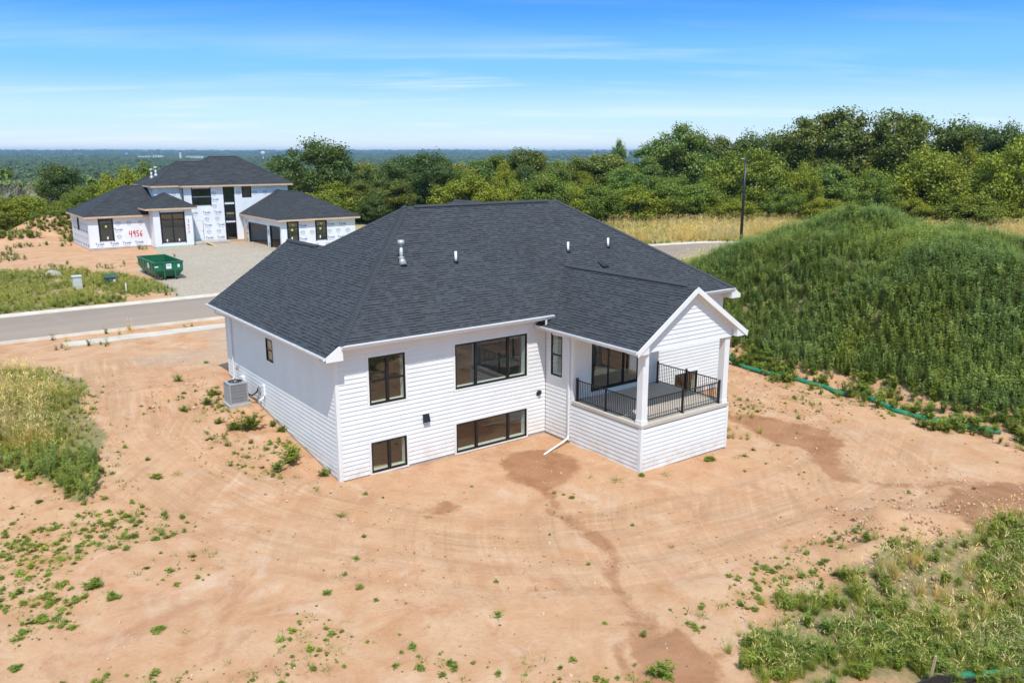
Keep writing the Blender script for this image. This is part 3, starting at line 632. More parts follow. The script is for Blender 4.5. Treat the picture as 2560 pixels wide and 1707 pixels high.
# walls
PB = wmap('B', 0); PA = wmap('A', 0); PC = wmap('A', 9.95); PD = wmap('B', -1.85); PG = wmap('B', -5.91); PRp = wmap('R', 15.1)
GR = lambda y: .118 * y
winB = [(1.34, 2.90, 2.78, 4.64, [1, 1], True, 'double-hung pair with black frames near the house corner'), (5.21, 8.87, 2.74, 4.60, [1, 1.72, 1], False, 'wide three-part picture window with black frames'), (1.33, 2.88, .045, 1.275, [1, 1], False, 'low two-pane basement window near the house corner'), (5.22, 8.87, .0, 1.25, [1, 1.72, 1], False, 'low wide three-part basement window')]
hol = [(w[0], w[1], w[2], w[3]) for w in winB]; hs = [(a - .09, b + .09, c - .09, d + .09) for a, b, c, d in hol]
wB = sheath(PB, .0, 9.95, -1.2, 5.2, hol, MAT['foundation'], H)
siding(PB, wB, .02, 5.19, lambda a, b: (.115, 9.92), hs, MAT['siding'])
for (a, b, c, d, cols, rail, lab) in winB: window(PB, H, a, b, c, d, cols, rail, label=lab)
holD = [(18.36, 20.02, .0, 1.2)]
wD = sheath(PB, 15.1, 21.75, -1.2, 5.2, holD, MAT['foundation'], H); siding(PB, wD, .02, 5.19, lambda a, b: (15.1, 21.64), [(18.27, 20.11, -.09, 1.29)], MAT['siding']); window(PB, H, 18.36, 20.02, .0, 1.2, [1, 1])
MB().wbox(PB, 21.64, 21.75, -.1, 5.15, 0, .034).build('corner_board', MAT['trim'], H)
holA = [(6.15, 6.92, 3.36, 4.36)]
wA = sheath(PA, 0.14, 12.32, -1.2, 4.9, holA, MAT['foundation'], H)
siding(PA, wA, -.055, 4.86, lambda a, b: (.115, min(12.21, (b - .0) / .122 + .5)) if a < 1.5 else (.115, 12.21), [(6.06, 7.01, 3.27, 4.45)], MAT['siding']); window(PA, H, 6.15, 6.92, 3.36, 4.36, [1], True, label='small black double-hung window high on the side wall')
MB().wbox(PA, 12.21, 12.32, 1.4, 4.84, 0, .034).build('corner_board', MAT['trim'], H)
MB().prism([PA(.12, -.35, 0), PA(.12, -.35, .042), PA(.12, .07, .042), PA(.12, .07, 0)], [PA(12.3, 1.1, 0), PA(12.3, 1.1, .042), PA(12.3, 1.60, .042), PA(12.3, 1.60, 0)]).build('foundation_ledge', MAT['foundation'], H)
cbd = MB(); cbd.box(-.036, -.036, -.08, .11, -.001, 5.0); cbd.box(-.036, -.001, -.08, -.001, .11, 4.84); cbd.build('corner_board', MAT['trim'], H)
# wall beside the inner corner, back wall of the porch with the sliding door
holC = [(-1.155, -.41, 2.70, 4.575)]
wC = sheath(PC, -1.71, 0.0, -1.2, 5.0, holC, MAT['foundation'], H); siding(PC, wC, .0, 4.92, lambda a, b: (-1.74, -.035), [(-1.245, -.32, 2.61, 4.665)], MAT['siding']); window(PC, H, -1.155, -.41, 2.70, 4.575, [1], True, label='tall narrow black double-hung window beside the porch')
MB().box(9.916, -1.885, 1.84, 10.06, -1.853, 4.8).box(9.916, -1.852, 1.7, 9.948, -1.74, 4.8).build('corner_board', MAT['trim'], H)
holP = [(11.0, 13.85, 2.06, 4.45)]
wP = sheath(PD, 9.95, 15.1, -1.2, 5.0, holP, MAT['foundation'], H); siding(PD, wP, 1.86, 4.85, lambda a, b: (10.06, 15.0), [(10.95, 13.9, 1.8, 4.5)], MAT['siding'])
MB().wbox(PD, 15.0, 15.1, 1.84, 4.8, 0, .034).build('corner_board', MAT['trim'], H); MB().wbox(PD, 10.95, 13.9, 1.84, 2.05, .0, .034).build('door_sill', MAT['trim'], H); MB().wbox(PD, 10.86, 10.95, 1.84, 4.5, 0, .036).build('door_casing', MAT['trim'], H)
sd = MB()
for (p, q, r, s) in ((11.0, 13.85, 2.06, 2.12), (11.0, 13.85, 4.38, 4.45), (11.0, 11.07, 2.12, 4.38), (13.78, 13.85, 2.12, 4.38)): sd.wbox(PD, p, q, r, s, -.05, .045)
door = sd.build('sliding_door', MAT['frame_black'], H)
for k in range(3):
    a = 11.07 + k * .903; b = a + .903; f = MB(); dd = (.03, .0, .03)[k]
    for (p, q, r, s) in ((a, b, 2.12, 2.19), (a, b, 4.31, 4.38), (a, a + .06, 2.19, 4.31), (b - .06, b, 2.19, 4.31)): f.wbox(PD, p, q, r, s, dd - .04, dd)
    f.build('door_frame', MAT['frame_black'], door); MB().wbox(PD, a + .06, b - .06, 2.19, 4.31, dd - .024, dd - .016).build('pane', MAT['glass'], door)
MB().wbox(PD, 11.09, 11.115, 3.0, 3.3, .03, .075).build('handle', MAT['black_metal'], door)
# plain far sides
for (k, c, a, b, z1) in (('R', 21.75, 0.0, 11.9, 5.0), ('F', 12.32, 0.0, 7.2, 5.0), ('F', 11.9, 7.2, 21.75, 5.0)):
    sheath(wmap(k, c), a, b, -1.2, z1, [], MAT['siding'], H)
gw = MB(); gw.prism([(0, 12.3, 4.9), (7.2, 12.3, 4.9), (3.6, 12.3, 7.4)], [(0, 12.2, 4.9), (7.2, 12.2, 4.9), (3.6, 12.2, 7.4)]); gw.build('gable_wall', MAT['siding'], H)
MB().box(3.9, 11.7, 5.0, 17.6, 14.6, 5.2).box(4.6, 14.3, .9, 17, 14.5, 5.1).box(4.6, 12, .9, 4.75, 14.3, 5.1).box(16.85, 12, .9, 17, 14.3, 5.1).build('front_wall', MAT['siding'], H)
# interior: floors, ceiling and inner partitions seen dimly through the glass
MB().box(.16, .16, 1.80, 21.6, 11.7, 2.06).box(9.95, -1.7, 1.80, 15.0, .16, 2.055).build('interior_floor', MAT['ply'], H)
MB().box(.16, .16, 4.78, 21.6, 11.7, 4.9).box(10.1, -1.7, 4.785, 15.0, .16, 4.9).build('ceiling', MAT['drywall'], H)
MB().box(.16, .16, -1.25, 21.6, 11.7, -1.1).build('basement_floor', MAT['interior_dark'], H)
ip = MB(); ip.box(.16, 4.6, 2.06, 21.6, 4.7, 4.78); ip.box(4.4, .16, 2.06, 4.5, 4.6, 4.78); ip.box(.16, 4.6, -1.1, 21.6, 4.7, 1.8); ip.box(4.4, .16, -1.1, 4.5, 4.6, 1.8); ip.box(15.9, .16, 2.06, 16, 4.6, 4.78); ip.box(9.5, .16, -1.1, 9.6, 4.6, 1.8)
ip.build('partition', MAT['drywall'], H)
# eaves: fascia, soffit, gutters, corner returns
fz = .20
for b_ in ((.07, -.6, 5.40 - fz, 9.83, -.575, 5.385), (15.72, -.6, 5.40 - fz, 21.7, -.575, 5.385), (-.6, -.575, 5.05 - fz, -.575, 12.9, 5.035), (22.345, -.575, 5.05 - fz, 22.37, 12.9, 5.035)): MB().box(*b_).build('fascia', MAT['trim'], H)
for b_ in ((.07, -.575, 5.19, 9.8, -.002, 5.205), (15.72, -.575, 5.19, 21.7, -.002, 5.205), (-.575, .0, 4.86, -.002, 12.8, 4.875), (21.78, 0, 4.86, 22.345, 12.3, 4.875)): MB().box(*b_).build('soffit', MAT['trim'], H)
for (a, b, c, d) in ((-.6, -.6 + .525, .065, 1), (22.37, 21.845, 21.70, -1)):
    rg = [(a, 4.85), (a, 5.035), (b, 5.39), (c, 5.39), (c, 4.85)]
    MB().prism([(x, -.625, z) for x, z in rg], [(x, -.0, z) for x, z in rg]).build('eave_return', MAT['trim'], H)
rk = MB(); sr = lambda x0, x1, y0, y1, zf, h: rk.prism([(x0, y0, zf(x0) - h), (x1, y0, zf(x1) - h), (x1, y0, zf(x1) + .0), (x0, y0, zf(x0) + .0)], [(x0, y1, zf(x0) - h), (x1, y1, zf(x1) - h), (x1, y1, zf(x1) + .0), (x0, y1, zf(x0) + .0)])
sr(-.6, 3.6, 12.88, 12.94, zA, .24); rk.build('rake_board', MAT['trim'], H)
gutter(H, PB, .0, 9.86, 5.385, .602); gutter(H, PB, 15.75, 21.86, 5.385, .602); gutter(H, PA, -.62, 12.92, 5.035, .602); gutter(H, PC, -6.2, -.12, zP(9.35) - .015, .602)
# downpipes
def downpipe(pts, w=.075, d=.06):
    mb = MB(); mb.tube(pts, w * .58, 4); return mb.build('downpipe', MAT['gutter'], H)
downpipe([(9.45, -.62, 4.82), (9.45, -.62, 5.28)])
downpipe([(9.33, -1.22, 4.84), (9.33, -1.24, 4.74), (9.62, -1.50, 4.66), (9.88, -1.66, 4.5), (9.88, -1.66, .26), (9.82, -1.70, .13), (9.2, -1.90, .06), (8.05, -2.28, -.03)], .085)
downpipe([(-.66, 11.8, 4.9), (-.62, 11.75, 4.75), (-.08, 11.42, 4.5), (-.08, 11.42, 1.62), (-.14, 11.42, 1.5)])
# porch
pb = MB(); 
wPl = sheath(PC, -5.91, -1.85, -1.2, 1.68, [], MAT['foundation'], H, 'porch_wall'); siding(PC, wPl, -.13, 1.67, lambda a, b: (-5.80, -1.74), [], MAT['siding'])
wPf = sheath(PG, 9.95, 15.1, -1.2, 1.68, [], MAT['foundation'], H, 'porch_wall'); siding(PG, wPf, -.13, 1.67, lambda a, b: (10.06, 15.0), [], MAT['siding'])
wPr = sheath(PRp, -5.77, -1.85, -1.2, 1.68, [], MAT['foundation'], H, 'porch_wall'); siding(PRp, wPr, -.13, 1.67, lambda a, b: (-5.80, -1.85), [], MAT['siding'])
MB().box(9.914, -5.946, -.16, 10.06, -5.911, 1.685).box(9.914, -5.911, -.16, 9.949, -5.80, 1.685).build('corner_board', MAT['trim'], H); MB().box(15.0, -5.946, -.16, 15.136, -5.911, 1.685).build('corner_board', MAT['trim'], H)
MB().box(9.90, -5.96, 1.69, 15.15, -1.86, 1.83).build('porch_slab', MAT['deck_concrete'], H, bevel=.012)
for x in (9.985, 14.765):
    colm = MB().box(x, -5.875, 1.83, x + .30, -5.575, 4.74).build('column', MAT['trim'], H, bevel=.008); MB().box(x - .02, -5.895, 1.832, x + .32, -5.555, 1.98).build('column_base', MAT['trim'], colm); MB().box(x - .015, -5.89, 4.60, x + .315, -5.56, 4.70).build('column_cap', MAT['trim'], colm)
for x_ in (9.955, 14.8): MB().box(x_, -5.55, 4.55, x_ + .295, -1.9, 4.9).build('beam', MAT['trim'], H)
MB().box(10.25, -5.6, 4.74, 14.8, -1.9, 4.78).build('porch_ceiling', MAT['trim'], H)
gb = MB(); ring = [(9.95, 4.72), (15.1, 4.72), (15.1, zP(15.1) - .15), (12.52, 6.9), (9.95, zP(9.95) - .15)]
gb.prism([(x, -5.905, z) for x, z in ring], [(x, -5.6, z) for x, z in ring]); gbl = gb.build('gable_wall', MAT['trim'], H)
siding(PG, gbl, 4.73, 6.85, lambda a, b: (max(9.97, 12.52 - (6.92 - (a + b) / 2) / M8 + .05), min(15.08, 12.52 + (6.92 - (a + b) / 2) / M8 - .05)), [], MAT['siding'])
MB().wbox(PG, 9.95, 15.1, 4.70, 4.73, -.3, .036).build('gable_sill', MAT['trim'], H)
rk = MB()
for (x0, x1) in ((9.32, 12.52), (12.52, 15.72)):
    sr(x0, x1, -6.235, -6.2, zP, .235); sr(x0 if x1 > 13 else 9.9, x1 if x1 < 13 else 15.1, -5.97, -5.93, lambda x: zP(x) - .17, .14)
rk.build('rake_board', MAT['trim'], H)
rk = MB(); sr(9.35, 12.52, -6.2, -5.91, lambda x: zP(x) - .155, .02); sr(12.52, 15.69, -6.2, -5.91, lambda x: zP(x) - .155, .02); rk.build('rake_soffit', MAT['trim'], H)
for (a, b) in ((9.345, 9.94), (15.695, 15.11)):
    rg = [(a, zP(a) - .20), (a, zP(a) - .02), (b, zP(b) - .16), (b, zP(a) - .20)]
    MB().prism([(x, -6.196, z) for x, z in rg], [(x, -5.6, z) for x, z in rg]).build('gable_return', MAT['trim'], H)
for b_ in ((9.352, -6.19, zP(9.35) - .19, 9.377, -.08, zP(9.35) - .02), (15.663, -6.19, zP(9.35) - .19, 15.688, -.08, zP(9.35) - .02)): MB().box(*b_).build('fascia', MAT['trim'], H)
for b_ in ((9.377, -5.6, zP(9.35) - .185, 9.95, -.08, zP(9.35) - .17), (15.1, -5.6, zP(9.35) - .185, 15.663, -.08, zP(9.35) - .17)): MB().box(*b_).build('soffit', MAT['trim'], H)
gutter(H, wmap('R', 15.1), -6.2, -.12, zP(15.69) - .015, .59)
# railing
rail = empty('railing', (0, 0, 0), parent=H); zf = 1.83
balm = MB().box(-.009, -.009, .09, .009, .009, .90).mesh('baluster', MAT['black_metal'])
postm = MB().box(-.036, -.036, 0, .036, .036, .99).box(-.044, -.044, .985, .044, .044, 1.005).box(-.075, -.075, 0, .075, .075, .016).mesh('rail_post', MAT['black_metal'])
def railrun(p0, p1, posts):
    p0 = Vector(p0); p1 = Vector(p1); d = (p1 - p0); L = d.length; d.normalize(); q = Vector((-d.y, d.x))
    mb = MB()
    for (za, zb_, w) in ((.90, .935, .022), (.075, .105, .017)):
        c = [p0 + q * w, p1 + q * w, p1 - q * w, p0 - q * w]; mb.prism([(v.x, v.y, zf + za) for v in c], [(v.x, v.y, zf + zb_) for v in c])
    mb.build('rail', MAT['black_metal'], rail)
    n = int(L / .105)
    for i in range(1, n): 
        p = p0 + d * (L * i / n)
        if min([abs((p - Vector(k)).length) for k in posts] + [9]) > .05: put('baluster', balm, rail, (p.x, p.y, zf))
    for k in posts: put('rail_post', postm, rail, (k[0], k[1], zf))
railrun((10.1, -1.96), (10.1, -5.575), [(10.1, -1.96), (10.1, -3.72)])
railrun((14.95, -2.0), (14.95, -5.575), [(14.95, -2.0), (14.95, -3.7)])
railrun((10.285, -5.74), (14.7, -5.74), [(12.46, -5.74), (14.70, -5.74)])
# things fixed to the walls and roof
fl = empty('flue_vent', (4.46, 2.78, zB(2.78)), parent=H)
MB().tube([(4.46, 2.68, zB(2.68) + .01), (4.46, 2.80, zB(2.8) + .24)], [.19, .09], 16).build('flashing', MAT['galv'], fl, True); MB().cyl(4.46, 2.80, zB(2.8) + .22, zB(2.8) + .26, .15, .10, 18).build('storm_collar', MAT['galv'], fl, True)
MB().cyl(4.46, 2.80, zB(2.8) - .1, zB(2.8) + .72, .075, .075, 18).build('flue_pipe', MAT['galv'], fl, True); MB().cyl(4.46, 2.80, zB(2.8) + .70, zB(2.8) + .75, .08, .135, 18).cyl(4.46, 2.80, zB(2.8) + .75, zB(2.8) + .95, .14, .14, 18).build('flue_cap', MAT['galv'], fl, True)
MB().box(4.2, 2.62, zB(2.6) - .05, 4.72, 2.64, zB(2.6) + .0).build('flashing_edge', MAT['galv'], fl)
for (x, y) in ((7.01, 2.6), (13.37, 2.6), (16.0, 2.64)):
    v = MB().cyl(x, y, zB(y) - .1, zB(y) + .46, .055, .055, 14).build('vent_pipe', MAT['pvc'], H, True); MB().cyl(x, y, zB(y) - .04, zB(y) + .09, .13, .062, 14).build('boot', MAT['black_metal'], v, True)
hd = MB(); p = lambda x, y, h: (x, y, zB(y) + h)
hd.prism([p(14.55, 1.42, .01), p(14.95, 1.42, .01), p(14.95, 1.86, .01), p(14.55, 1.86, .01)], [p(14.57, 1.40, .13), p(14.93, 1.40, .13), p(14.90, 1.80, .07), p(14.60, 1.80, .07)]); hd.build('roof_vent', MAT['black_metal'], H)
hv = MB(); hv.prism([PB(3.64, 1.62, .02), PB(3.92, 1.62, .02), PB(3.92, 1.98, .02), PB(3.64, 1.98, .02)], [PB(3.64, 1.66, .17), PB(3.92, 1.66, .17), PB(3.92, 1.96, .06), PB(3.64, 1.96, .06)]); hv.build('dryer_vent', MAT['black_metal'], H)
MB().wbox(PB, 9.42, 9.64, 1.72, 1.88, .02, .05).wbox(PB, 9.46, 9.60, 1.80, 1.95, .05, .16).build('outlet_cover', MAT['black_metal'], H)
MB().wbox(PA, 7.4, 7.62, 1.62, 2.10, .02, .10).build('meter_box', MAT['pvc'], H); MB().wbox(PA, 7.92, 8.12, 1.65, 1.92, .02, .10).build('disconnect_box', MAT['grey_box'], H); MB().wbox(PA, 10.0, 10.32, 1.72, 1.92, .02, .14).build('intake_box', MAT['pvc'], H)
MB().tube([(-.05, 7.5, 1.62), (-.14, 7.45, 1.5), (-.3, 7.4, 1.46), (-.3, 7.4, 1.36)], .035, 8).build('exhaust_pipe', MAT['pvc'], H, True); MB().tube([(-.05, 10.75, 2.35), (-.14, 10.75, 2.3), (-.14, 10.75, 2.1)], .04, 8).build('intake_pipe', MAT['grey_box'], H, True)
MB().tube([(-.04, 8.03, 1.62), (-.04, 8.03, .95)], .025, 8).build('conduit', MAT['grey_box'], H, True)

# air conditioner
AC = tag(empty('air_conditioner', (-.86, 8.85, 1.0)), 'grey louvred air conditioner condenser on a pad beside the white side wall', 'air conditioner')
g = float(terrain(-.86, 8.85))
MB().box(-1.36, 8.35, g - .12, -.36, 9.35, g + .12).build('pad', MAT['concrete'], AC, bevel=.01)
b0 = g + .13; MB().box(-1.27, 8.44, b0, -.45, 9.26, b0 + .05).build('base', MAT['grey_box'], AC); MB().box(-1.2, 8.51, b0 + .05, -.52, 9.19, b0 + .86).build('coil', MAT['interior_dark'], AC)
sl_ = MB()
for k in range(22):
    o = -1.245 + k * (.77 / 21)
    sl_.box(o - .009, 8.455, b0 + .05, o + .009, 8.475, b0 + .86); sl_.box(o - .009, 9.225, b0 + .05, o + .009, 9.245, b0 + .86)
    q = 8.465 + k * (.77 / 21); sl_.box(-1.255, q - .009, b0 + .05, -1.235, q + .009, b0 + .86); sl_.box(-.485, q - .009, b0 + .05, -.465, q + .009, b0 + .86)
for k in range(5): sl_.box(-1.25, 8.46, b0 + .16 + k * .15, -.47, 9.24, b0 + .165 + k * .15)
sl_.build('louvre_guard', MAT['grey_box'], AC)
for (x, y) in ((-1.25, 8.46), (-.47, 8.46), (-1.25, 9.24), (-.47, 9.24)): MB().box(x - .03, y - .03, b0 + .05, x + .03, y + .03, b0 + .87).build('corner_post', MAT['grey_box'], AC, bevel=.012)
tp = MB(); tp.add([(-.86 + .41 * a, 8.85 + .41 * b, b0 + .93) for a, b in ((-1, -1), (1, -1), (1, 1), (-1, 1))] + [(-.86 + .33 * math.cos(2 * math.pi * k / 24), 8.85 + .33 * math.sin(2 * math.pi * k / 24), b0 + .945) for k in range(24)], [])
for k in range(24):
    sec = lambda j: [2, 3, 0, 1][int(((j + 3) % 24) // 6)]
    a, b = 4 + k, 4 + (k + 1) % 24; qa, qb = sec(k), sec(k + 1); tp.f.append((a, b, qb) if qa == qb else (a, b, qb, qa)); tp.m.append(0)
tp.box(-1.27, 8.44, b0 + .87, -1.19, 9.26, b0 + .929).box(-.53, 8.44, b0 + .87, -.45, 9.26, b0 + .929).box(-1.19, 8.44, b0 + .87, -.53, 8.52, b0 + .929).box(-1.19, 9.18, b0 + .87, -.53, 9.26, b0 + .929); tp.build('top_panel', MAT['grey_box'], AC, fix=True)
MB().cyl(-.86, 8.85, b0 + .80, b0 + .82, .34, .34, 24).build('fan_well', MAT['fabric'], AC); fg = MB()
for r in (.08, .14, .2, .26, .32): fg.tube([(-.86 + r * math.cos(2 * math.pi * k / 20), 8.85 + r * math.sin(2 * math.pi * k / 20), b0 + .95) for k in range(21)], .004, 4)
for k in range(8): fg.tube([(-.86, 8.85, b0 + .955), (-.86 + .33 * math.cos(math.pi * k / 4), 8.85 + .33 * math.sin(math.pi * k / 4), b0 + .948)], .004, 4)
fg.build('fan_guard', MAT['black_metal'], AC); MB().cyl(-.86, 8.85, b0 + .95, b0 + .97, .07, .05, 14).build('hub', MAT['grey_box'], AC)
MB().tube([(-.47, 8.6, b0 + .35), (-.25, 8.45, b0 + .28), (-.12, 8.25, b0 + .45), (-.06, 8.1, b0 + .75)], .035, 8).tube([(-.47, 8.7, b0 + .5), (-.3, 8.62, b0 + .15), (-.1, 8.4, b0 + .05), (-.05, 8.2, b0 + .2)], .018, 6).build('refrigerant_line', MAT['fabric'], AC, True)
MB().box(-.46, 8.5, b0 + .62, -.452, 8.62, b0 + .74).build('rating_label', MAT['paper'], AC)
# ------------------------------------------------------------------ the house under construction across the street
W2 = tag(empty('unfinished_house', (18, 72, 1.6)), 'unfinished two-storey house wrapped in white sheeting with dark hip roofs', 'house')
def text_mesh(txt, size, mat, name, shear=0.):
    cu = bpy.data.curves.new(name, 'FONT'); cu.body = txt; cu.size = size; cu.shear = shear; cu.resolution_u = 2; cu.offset = size * .012
    o = bpy.data.objects.new(name, cu); COL.objects.link(o); bpy.context.view_layer.update()
    me = bpy.data.meshes.new_from_object(o.evaluated_get(bpy.context.evaluated_depsgraph_get())); COL.objects.unlink(o); bpy.data.objects.remove(o); bpy.data.curves.remove(cu)
    me.name = name; me.materials.clear(); me.materials.append(mat); return me
TXT = text_mesh('Tyvek', .37, MAT['blue_ink'], 'lettering'); TXS = text_mesh('HomeWrap', .13, MAT['grey_ink'], 'small_lettering')
def ribbon(mb, pts, w):
    pts = [Vector((p[0], p[1], 0)) for p in pts]
    for i in range(len(pts) - 1):
        d = (pts[i + 1] - pts[i]).normalized(); n = Vector((-d.y, d.x, 0)) * w / 2; a = pts[i] - d * w * .4; b = pts[i + 1] + d * w * .4; k = .0004 * (i % 3)
        mb.add([v + Vector((0, 0, k)) for v in (a - n, b - n, b + n, a + n)], [(0, 1, 2, 3)])
lg = MB(); ribbon(lg, [(.34 * math.cos(math.pi * k / 10), .30 * math.sin(math.pi * k / 10)) for k in range(11)], .05)
for k in range(5): ribbon(lg, [(-.26 + k * .13, .02), (-.26 + k * .13, .16)], .05); ribbon(lg, [(-.26 + k * .13, -.16), (-.26 + k * .13, -.08)], .05)
for k in range(4): ribbon(lg, [(-.2 + k * .13, -.34), (-.17 + k * .13, -.26)], .045)
LOGO = lg.mesh('logo', MAT['grey_ink'])
ROT = {'B': (R(90), 0, 0), 'A': (R(90), 0, R(-90)), 'R': (R(90), 0, R(90))}
def printing(kind, c, wall, t0, t1, z0, z1, holes, seed=0):
    """printed words and marks repeated over the sheeting, kept clear of openings"""
    rs = random.Random(seed); P = wmap(kind, c); ro = [W2.location[i] for i in range(3)]
    z = z0 + .3; row = rs.randint(0, 1)
    while z < z1 - .3:
        t = t0 + .25 + rs.random() * .5
        while t < t1 - .9:
            wd_ = .95 if row % 2 == 0 else .7
            if t + wd_ > t1: break
            if not any(t + wd_ > h[0] - .05 and t < h[1] + .05 and z + .34 > h[2] and z - .25 < h[3] for h in holes):
                f = (lambda tt: t0 + t1 - tt) if kind == 'A' else (lambda tt: tt)
                def pl(nm, me, tt, zz, sc=1):
                    tt = tt if kind != 'A' else tt
                    p = P(tt, zz, .008); put(nm, me, wall, (p[0] - ro[0], p[1] - ro[1], p[2] - ro[2]), ROT[kind], (sc, sc, sc))
                st = t if kind == 'B' else t + wd_
                if row % 2 == 0: pl('lettering', TXT, st, z); pl('small_lettering', TXS, st + (.12 if kind == 'B' else -.12), z - .2)
                else: pl('logo', LOGO, t + .35, z + .05, .72)
                t += wd_ + .3 + rs.random() * .3
            else: t += .2
        z += .74; row += 1
def wwall(kind, c, t0, t1, z0, z1, holes, seed, pr=True, holes_pr=None):
    w = sheath(wmap(kind, c), t0, t1, z0, z1, holes, MAT['wrap'], W2)
    if pr: printing(kind, c, w, t0, t1, z0, z1, holes + (holes_pr or []), seed)
    return w
G0 = 1.55
def win2(kind, c, a, b, z0, z1, cols=(1,), stickers=(), empty_=False):
    P = wmap(kind, c)
    if empty_:
        mb = MB()
        for (p, q, r, s) in ((a, b, z0, z0 + .05), (a, b, z1 - .05, z1), (a, a + .05, z0 + .05, z1 - .05), (b - .05, b, z0 + .05, z1 - .05)): mb.wbox(P, p, q, r, s, -.1, .03)
        return mb.build('window_opening', MAT['frame_black'], W2)
    w = window(P, W2, a, b, z0, z1, list(cols), False, casing=0, interior=False, fw=.07, mull=.04)
    fl = MB(); g = .09
    for (p, q, r, s) in ((a - g, b + g, z1, z1 + g), (a - g, a, z0 - .12, z1 + g + .14), (b, b + g, z0 - .12, z1 + g + .14)): fl.wbox(P, p, q, r, s, .002, .02)
    fl.build('flashing_tape', MAT['frame_black'], w)
    for (tt, zz, m_) in stickers:
        if m_ == 'sticker':
            ring = [(tt + .12 * math.cos(k * math.pi / 6), zz + .12 * math.sin(k * math.pi / 6)) for k in range(12)]; MB().prism([P(x, y, .016) for x, y in ring], [P(x, y, .02) for x, y in ring]).build('sticker', MAT['sticker'], w)
        else: MB().wbox(P, tt - .07, tt + .07, zz - .14, zz + .14, .016, .02).build('sticker', MAT['paper'], w)
    return w
hL = [(5.66, 7.0, 2.65, 4.95)]; wwall('B', 72, 4.55, 10.8, G0 + .35, 5.3, hL, 1, holes_pr=[(8.4, 10.2, 2.8, 3.6)])
win2('B', 72, 5.66, 7.0, 2.65, 4.95, stickers=((6.33, 4.2, 'sticker'), (6.4, 2.95, 'paper'))); MB().wbox(wmap('B', 72), 5.66, 7.0, 4.45, 4.52, -.02, .05).build('transom_bar', MAT['frame_black'], W2)
hLl = [(77.2, 77.95, 3.6, 4.85)]; wwall('A', 4.55, 72.14, 82, G0 + .2, 5.3, hLl, 2); win2('A', 4.55, 77.2, 77.95, 3.6, 4.85)
hb = [(11.6, 14.1, 2.25, 5.5)]; wwall('B', 70, 10.8, 15.0, G0 + .3, 6.0, hb, 3); win2('B', 70, 11.6, 14.1, 2.25, 5.5, (1, 1), stickers=((12.1, 2.5, 'paper'), (13.4, 2.5, 'paper')))
MB().wbox(wmap('B', 70), 11.6, 14.1, 4.75, 4.85, -.02, .05).build('transom_bar', MAT['frame_black'], W2)
wwall('A', 10.8, 70.14, 72, G0 + .2, 6.0, [], 4, False); wwall('R', 15.0, 70.14, 72.6, G0 + .3, 6.0, [], 5, False)
hm = [(15.95, 18.0, 7.1, 7.9), (15.95, 18.0, 6.1, 6.92), (19.6, 20.75, 6.35, 8.15), (19.6, 20.75, 4.18, 6.0), (19.6, 20.75, 1.95, 3.85), (21.75, 22.9, 6.85, 8.12), (15.9, 16.95, 2.1, 4.3)]
wwall('B', 72.6, 15.0, 27.5, G0 + .3, 8.35, hm, 6, holes_pr=[(21.5, 27.5, 1, 6.5)])
for h in hm[:5]: win2('B', 72.6, *h)
win2('B', 72.6, *hm[5], empty_=True)
fd = MB().wbox(wmap('B', 72.6), 15.95, 16.9, 2.1, 4.28, -.05, .0).build('front_door', MAT['paper'], W2)
MB().wbox(wmap('B', 72.6), 16.05, 16.8, 2.2, 3.0, .0, .012).build('door_panel', MAT['paper'], fd); MB().wbox(wmap('B', 72.6), 16.05, 16.8, 3.15, 4.15, .0, .012).build('door_panel', MAT['paper'], fd); MB().wbox(wmap('B', 72.6), 16.80, 16.85, 3.05, 3.12, .0, .06).build('handle', MAT['black_metal'], fd)
wwall('B', 73.4, 12.0, 15.1, 5.6, 8.35, [], 7); wwall('A', 12.0, 73.54, 81.0, 5.2, 8.35, [], 8)
wwall('R', 27.5, 72.74, 82, G0, 8.35, [], 9, False); wwall('F', 82, 12.0, 27.4, G0, 8.35, [], 10, False); wwall('F', 82, 4.6, 12.0, G0, 5.3, [], 10, False)
hg = [(64.9, 70.85, G0 + .02, 4.02), (61.0, 63.95, G0 + .02, 4.10)]; wwall('A', 21.7, 60.74, 72.6, G0, 4.9, hg, 11)
hgf = [(22.46, 23.66, 2.52, 4.62), (25.78, 27.0, 2.5, 4.62)]; wwall('B', 60.6, 21.7, 30.6, G0, 4.9, hgf, 12)
for h in hgf: win2('B', 60.6, *h, stickers=((h[0] + .5, 3.75, 'sticker'), (h[0] + .6, 4.3, 'sticker'), (h[0] + .45, 2.85, 'paper'))); MB().wbox(wmap('B', 60.6), h[0], h[1], 4.02, 4.09, -.02, .05).build('transom_bar', MAT['frame_black'], W2)
wwall('R', 30.6, 60.74, 74, G0, 4.9, [], 13, False)
for h in hg:
    mb = MB(); P = wmap('A', 21.7)
    mb.wbox(P, h[0] - .02, h[0] + .08, h[2], h[3], -.2, .03); mb.wbox(P, h[1] - .08, h[1] + .02, h[2], h[3], -.2, .03); mb.wbox(P, h[0] + .08, h[1] - .08, h[3] - .08, h[3] + .02, -.2, .03); mb.build('garage_opening', MAT['frame_black'], W2)
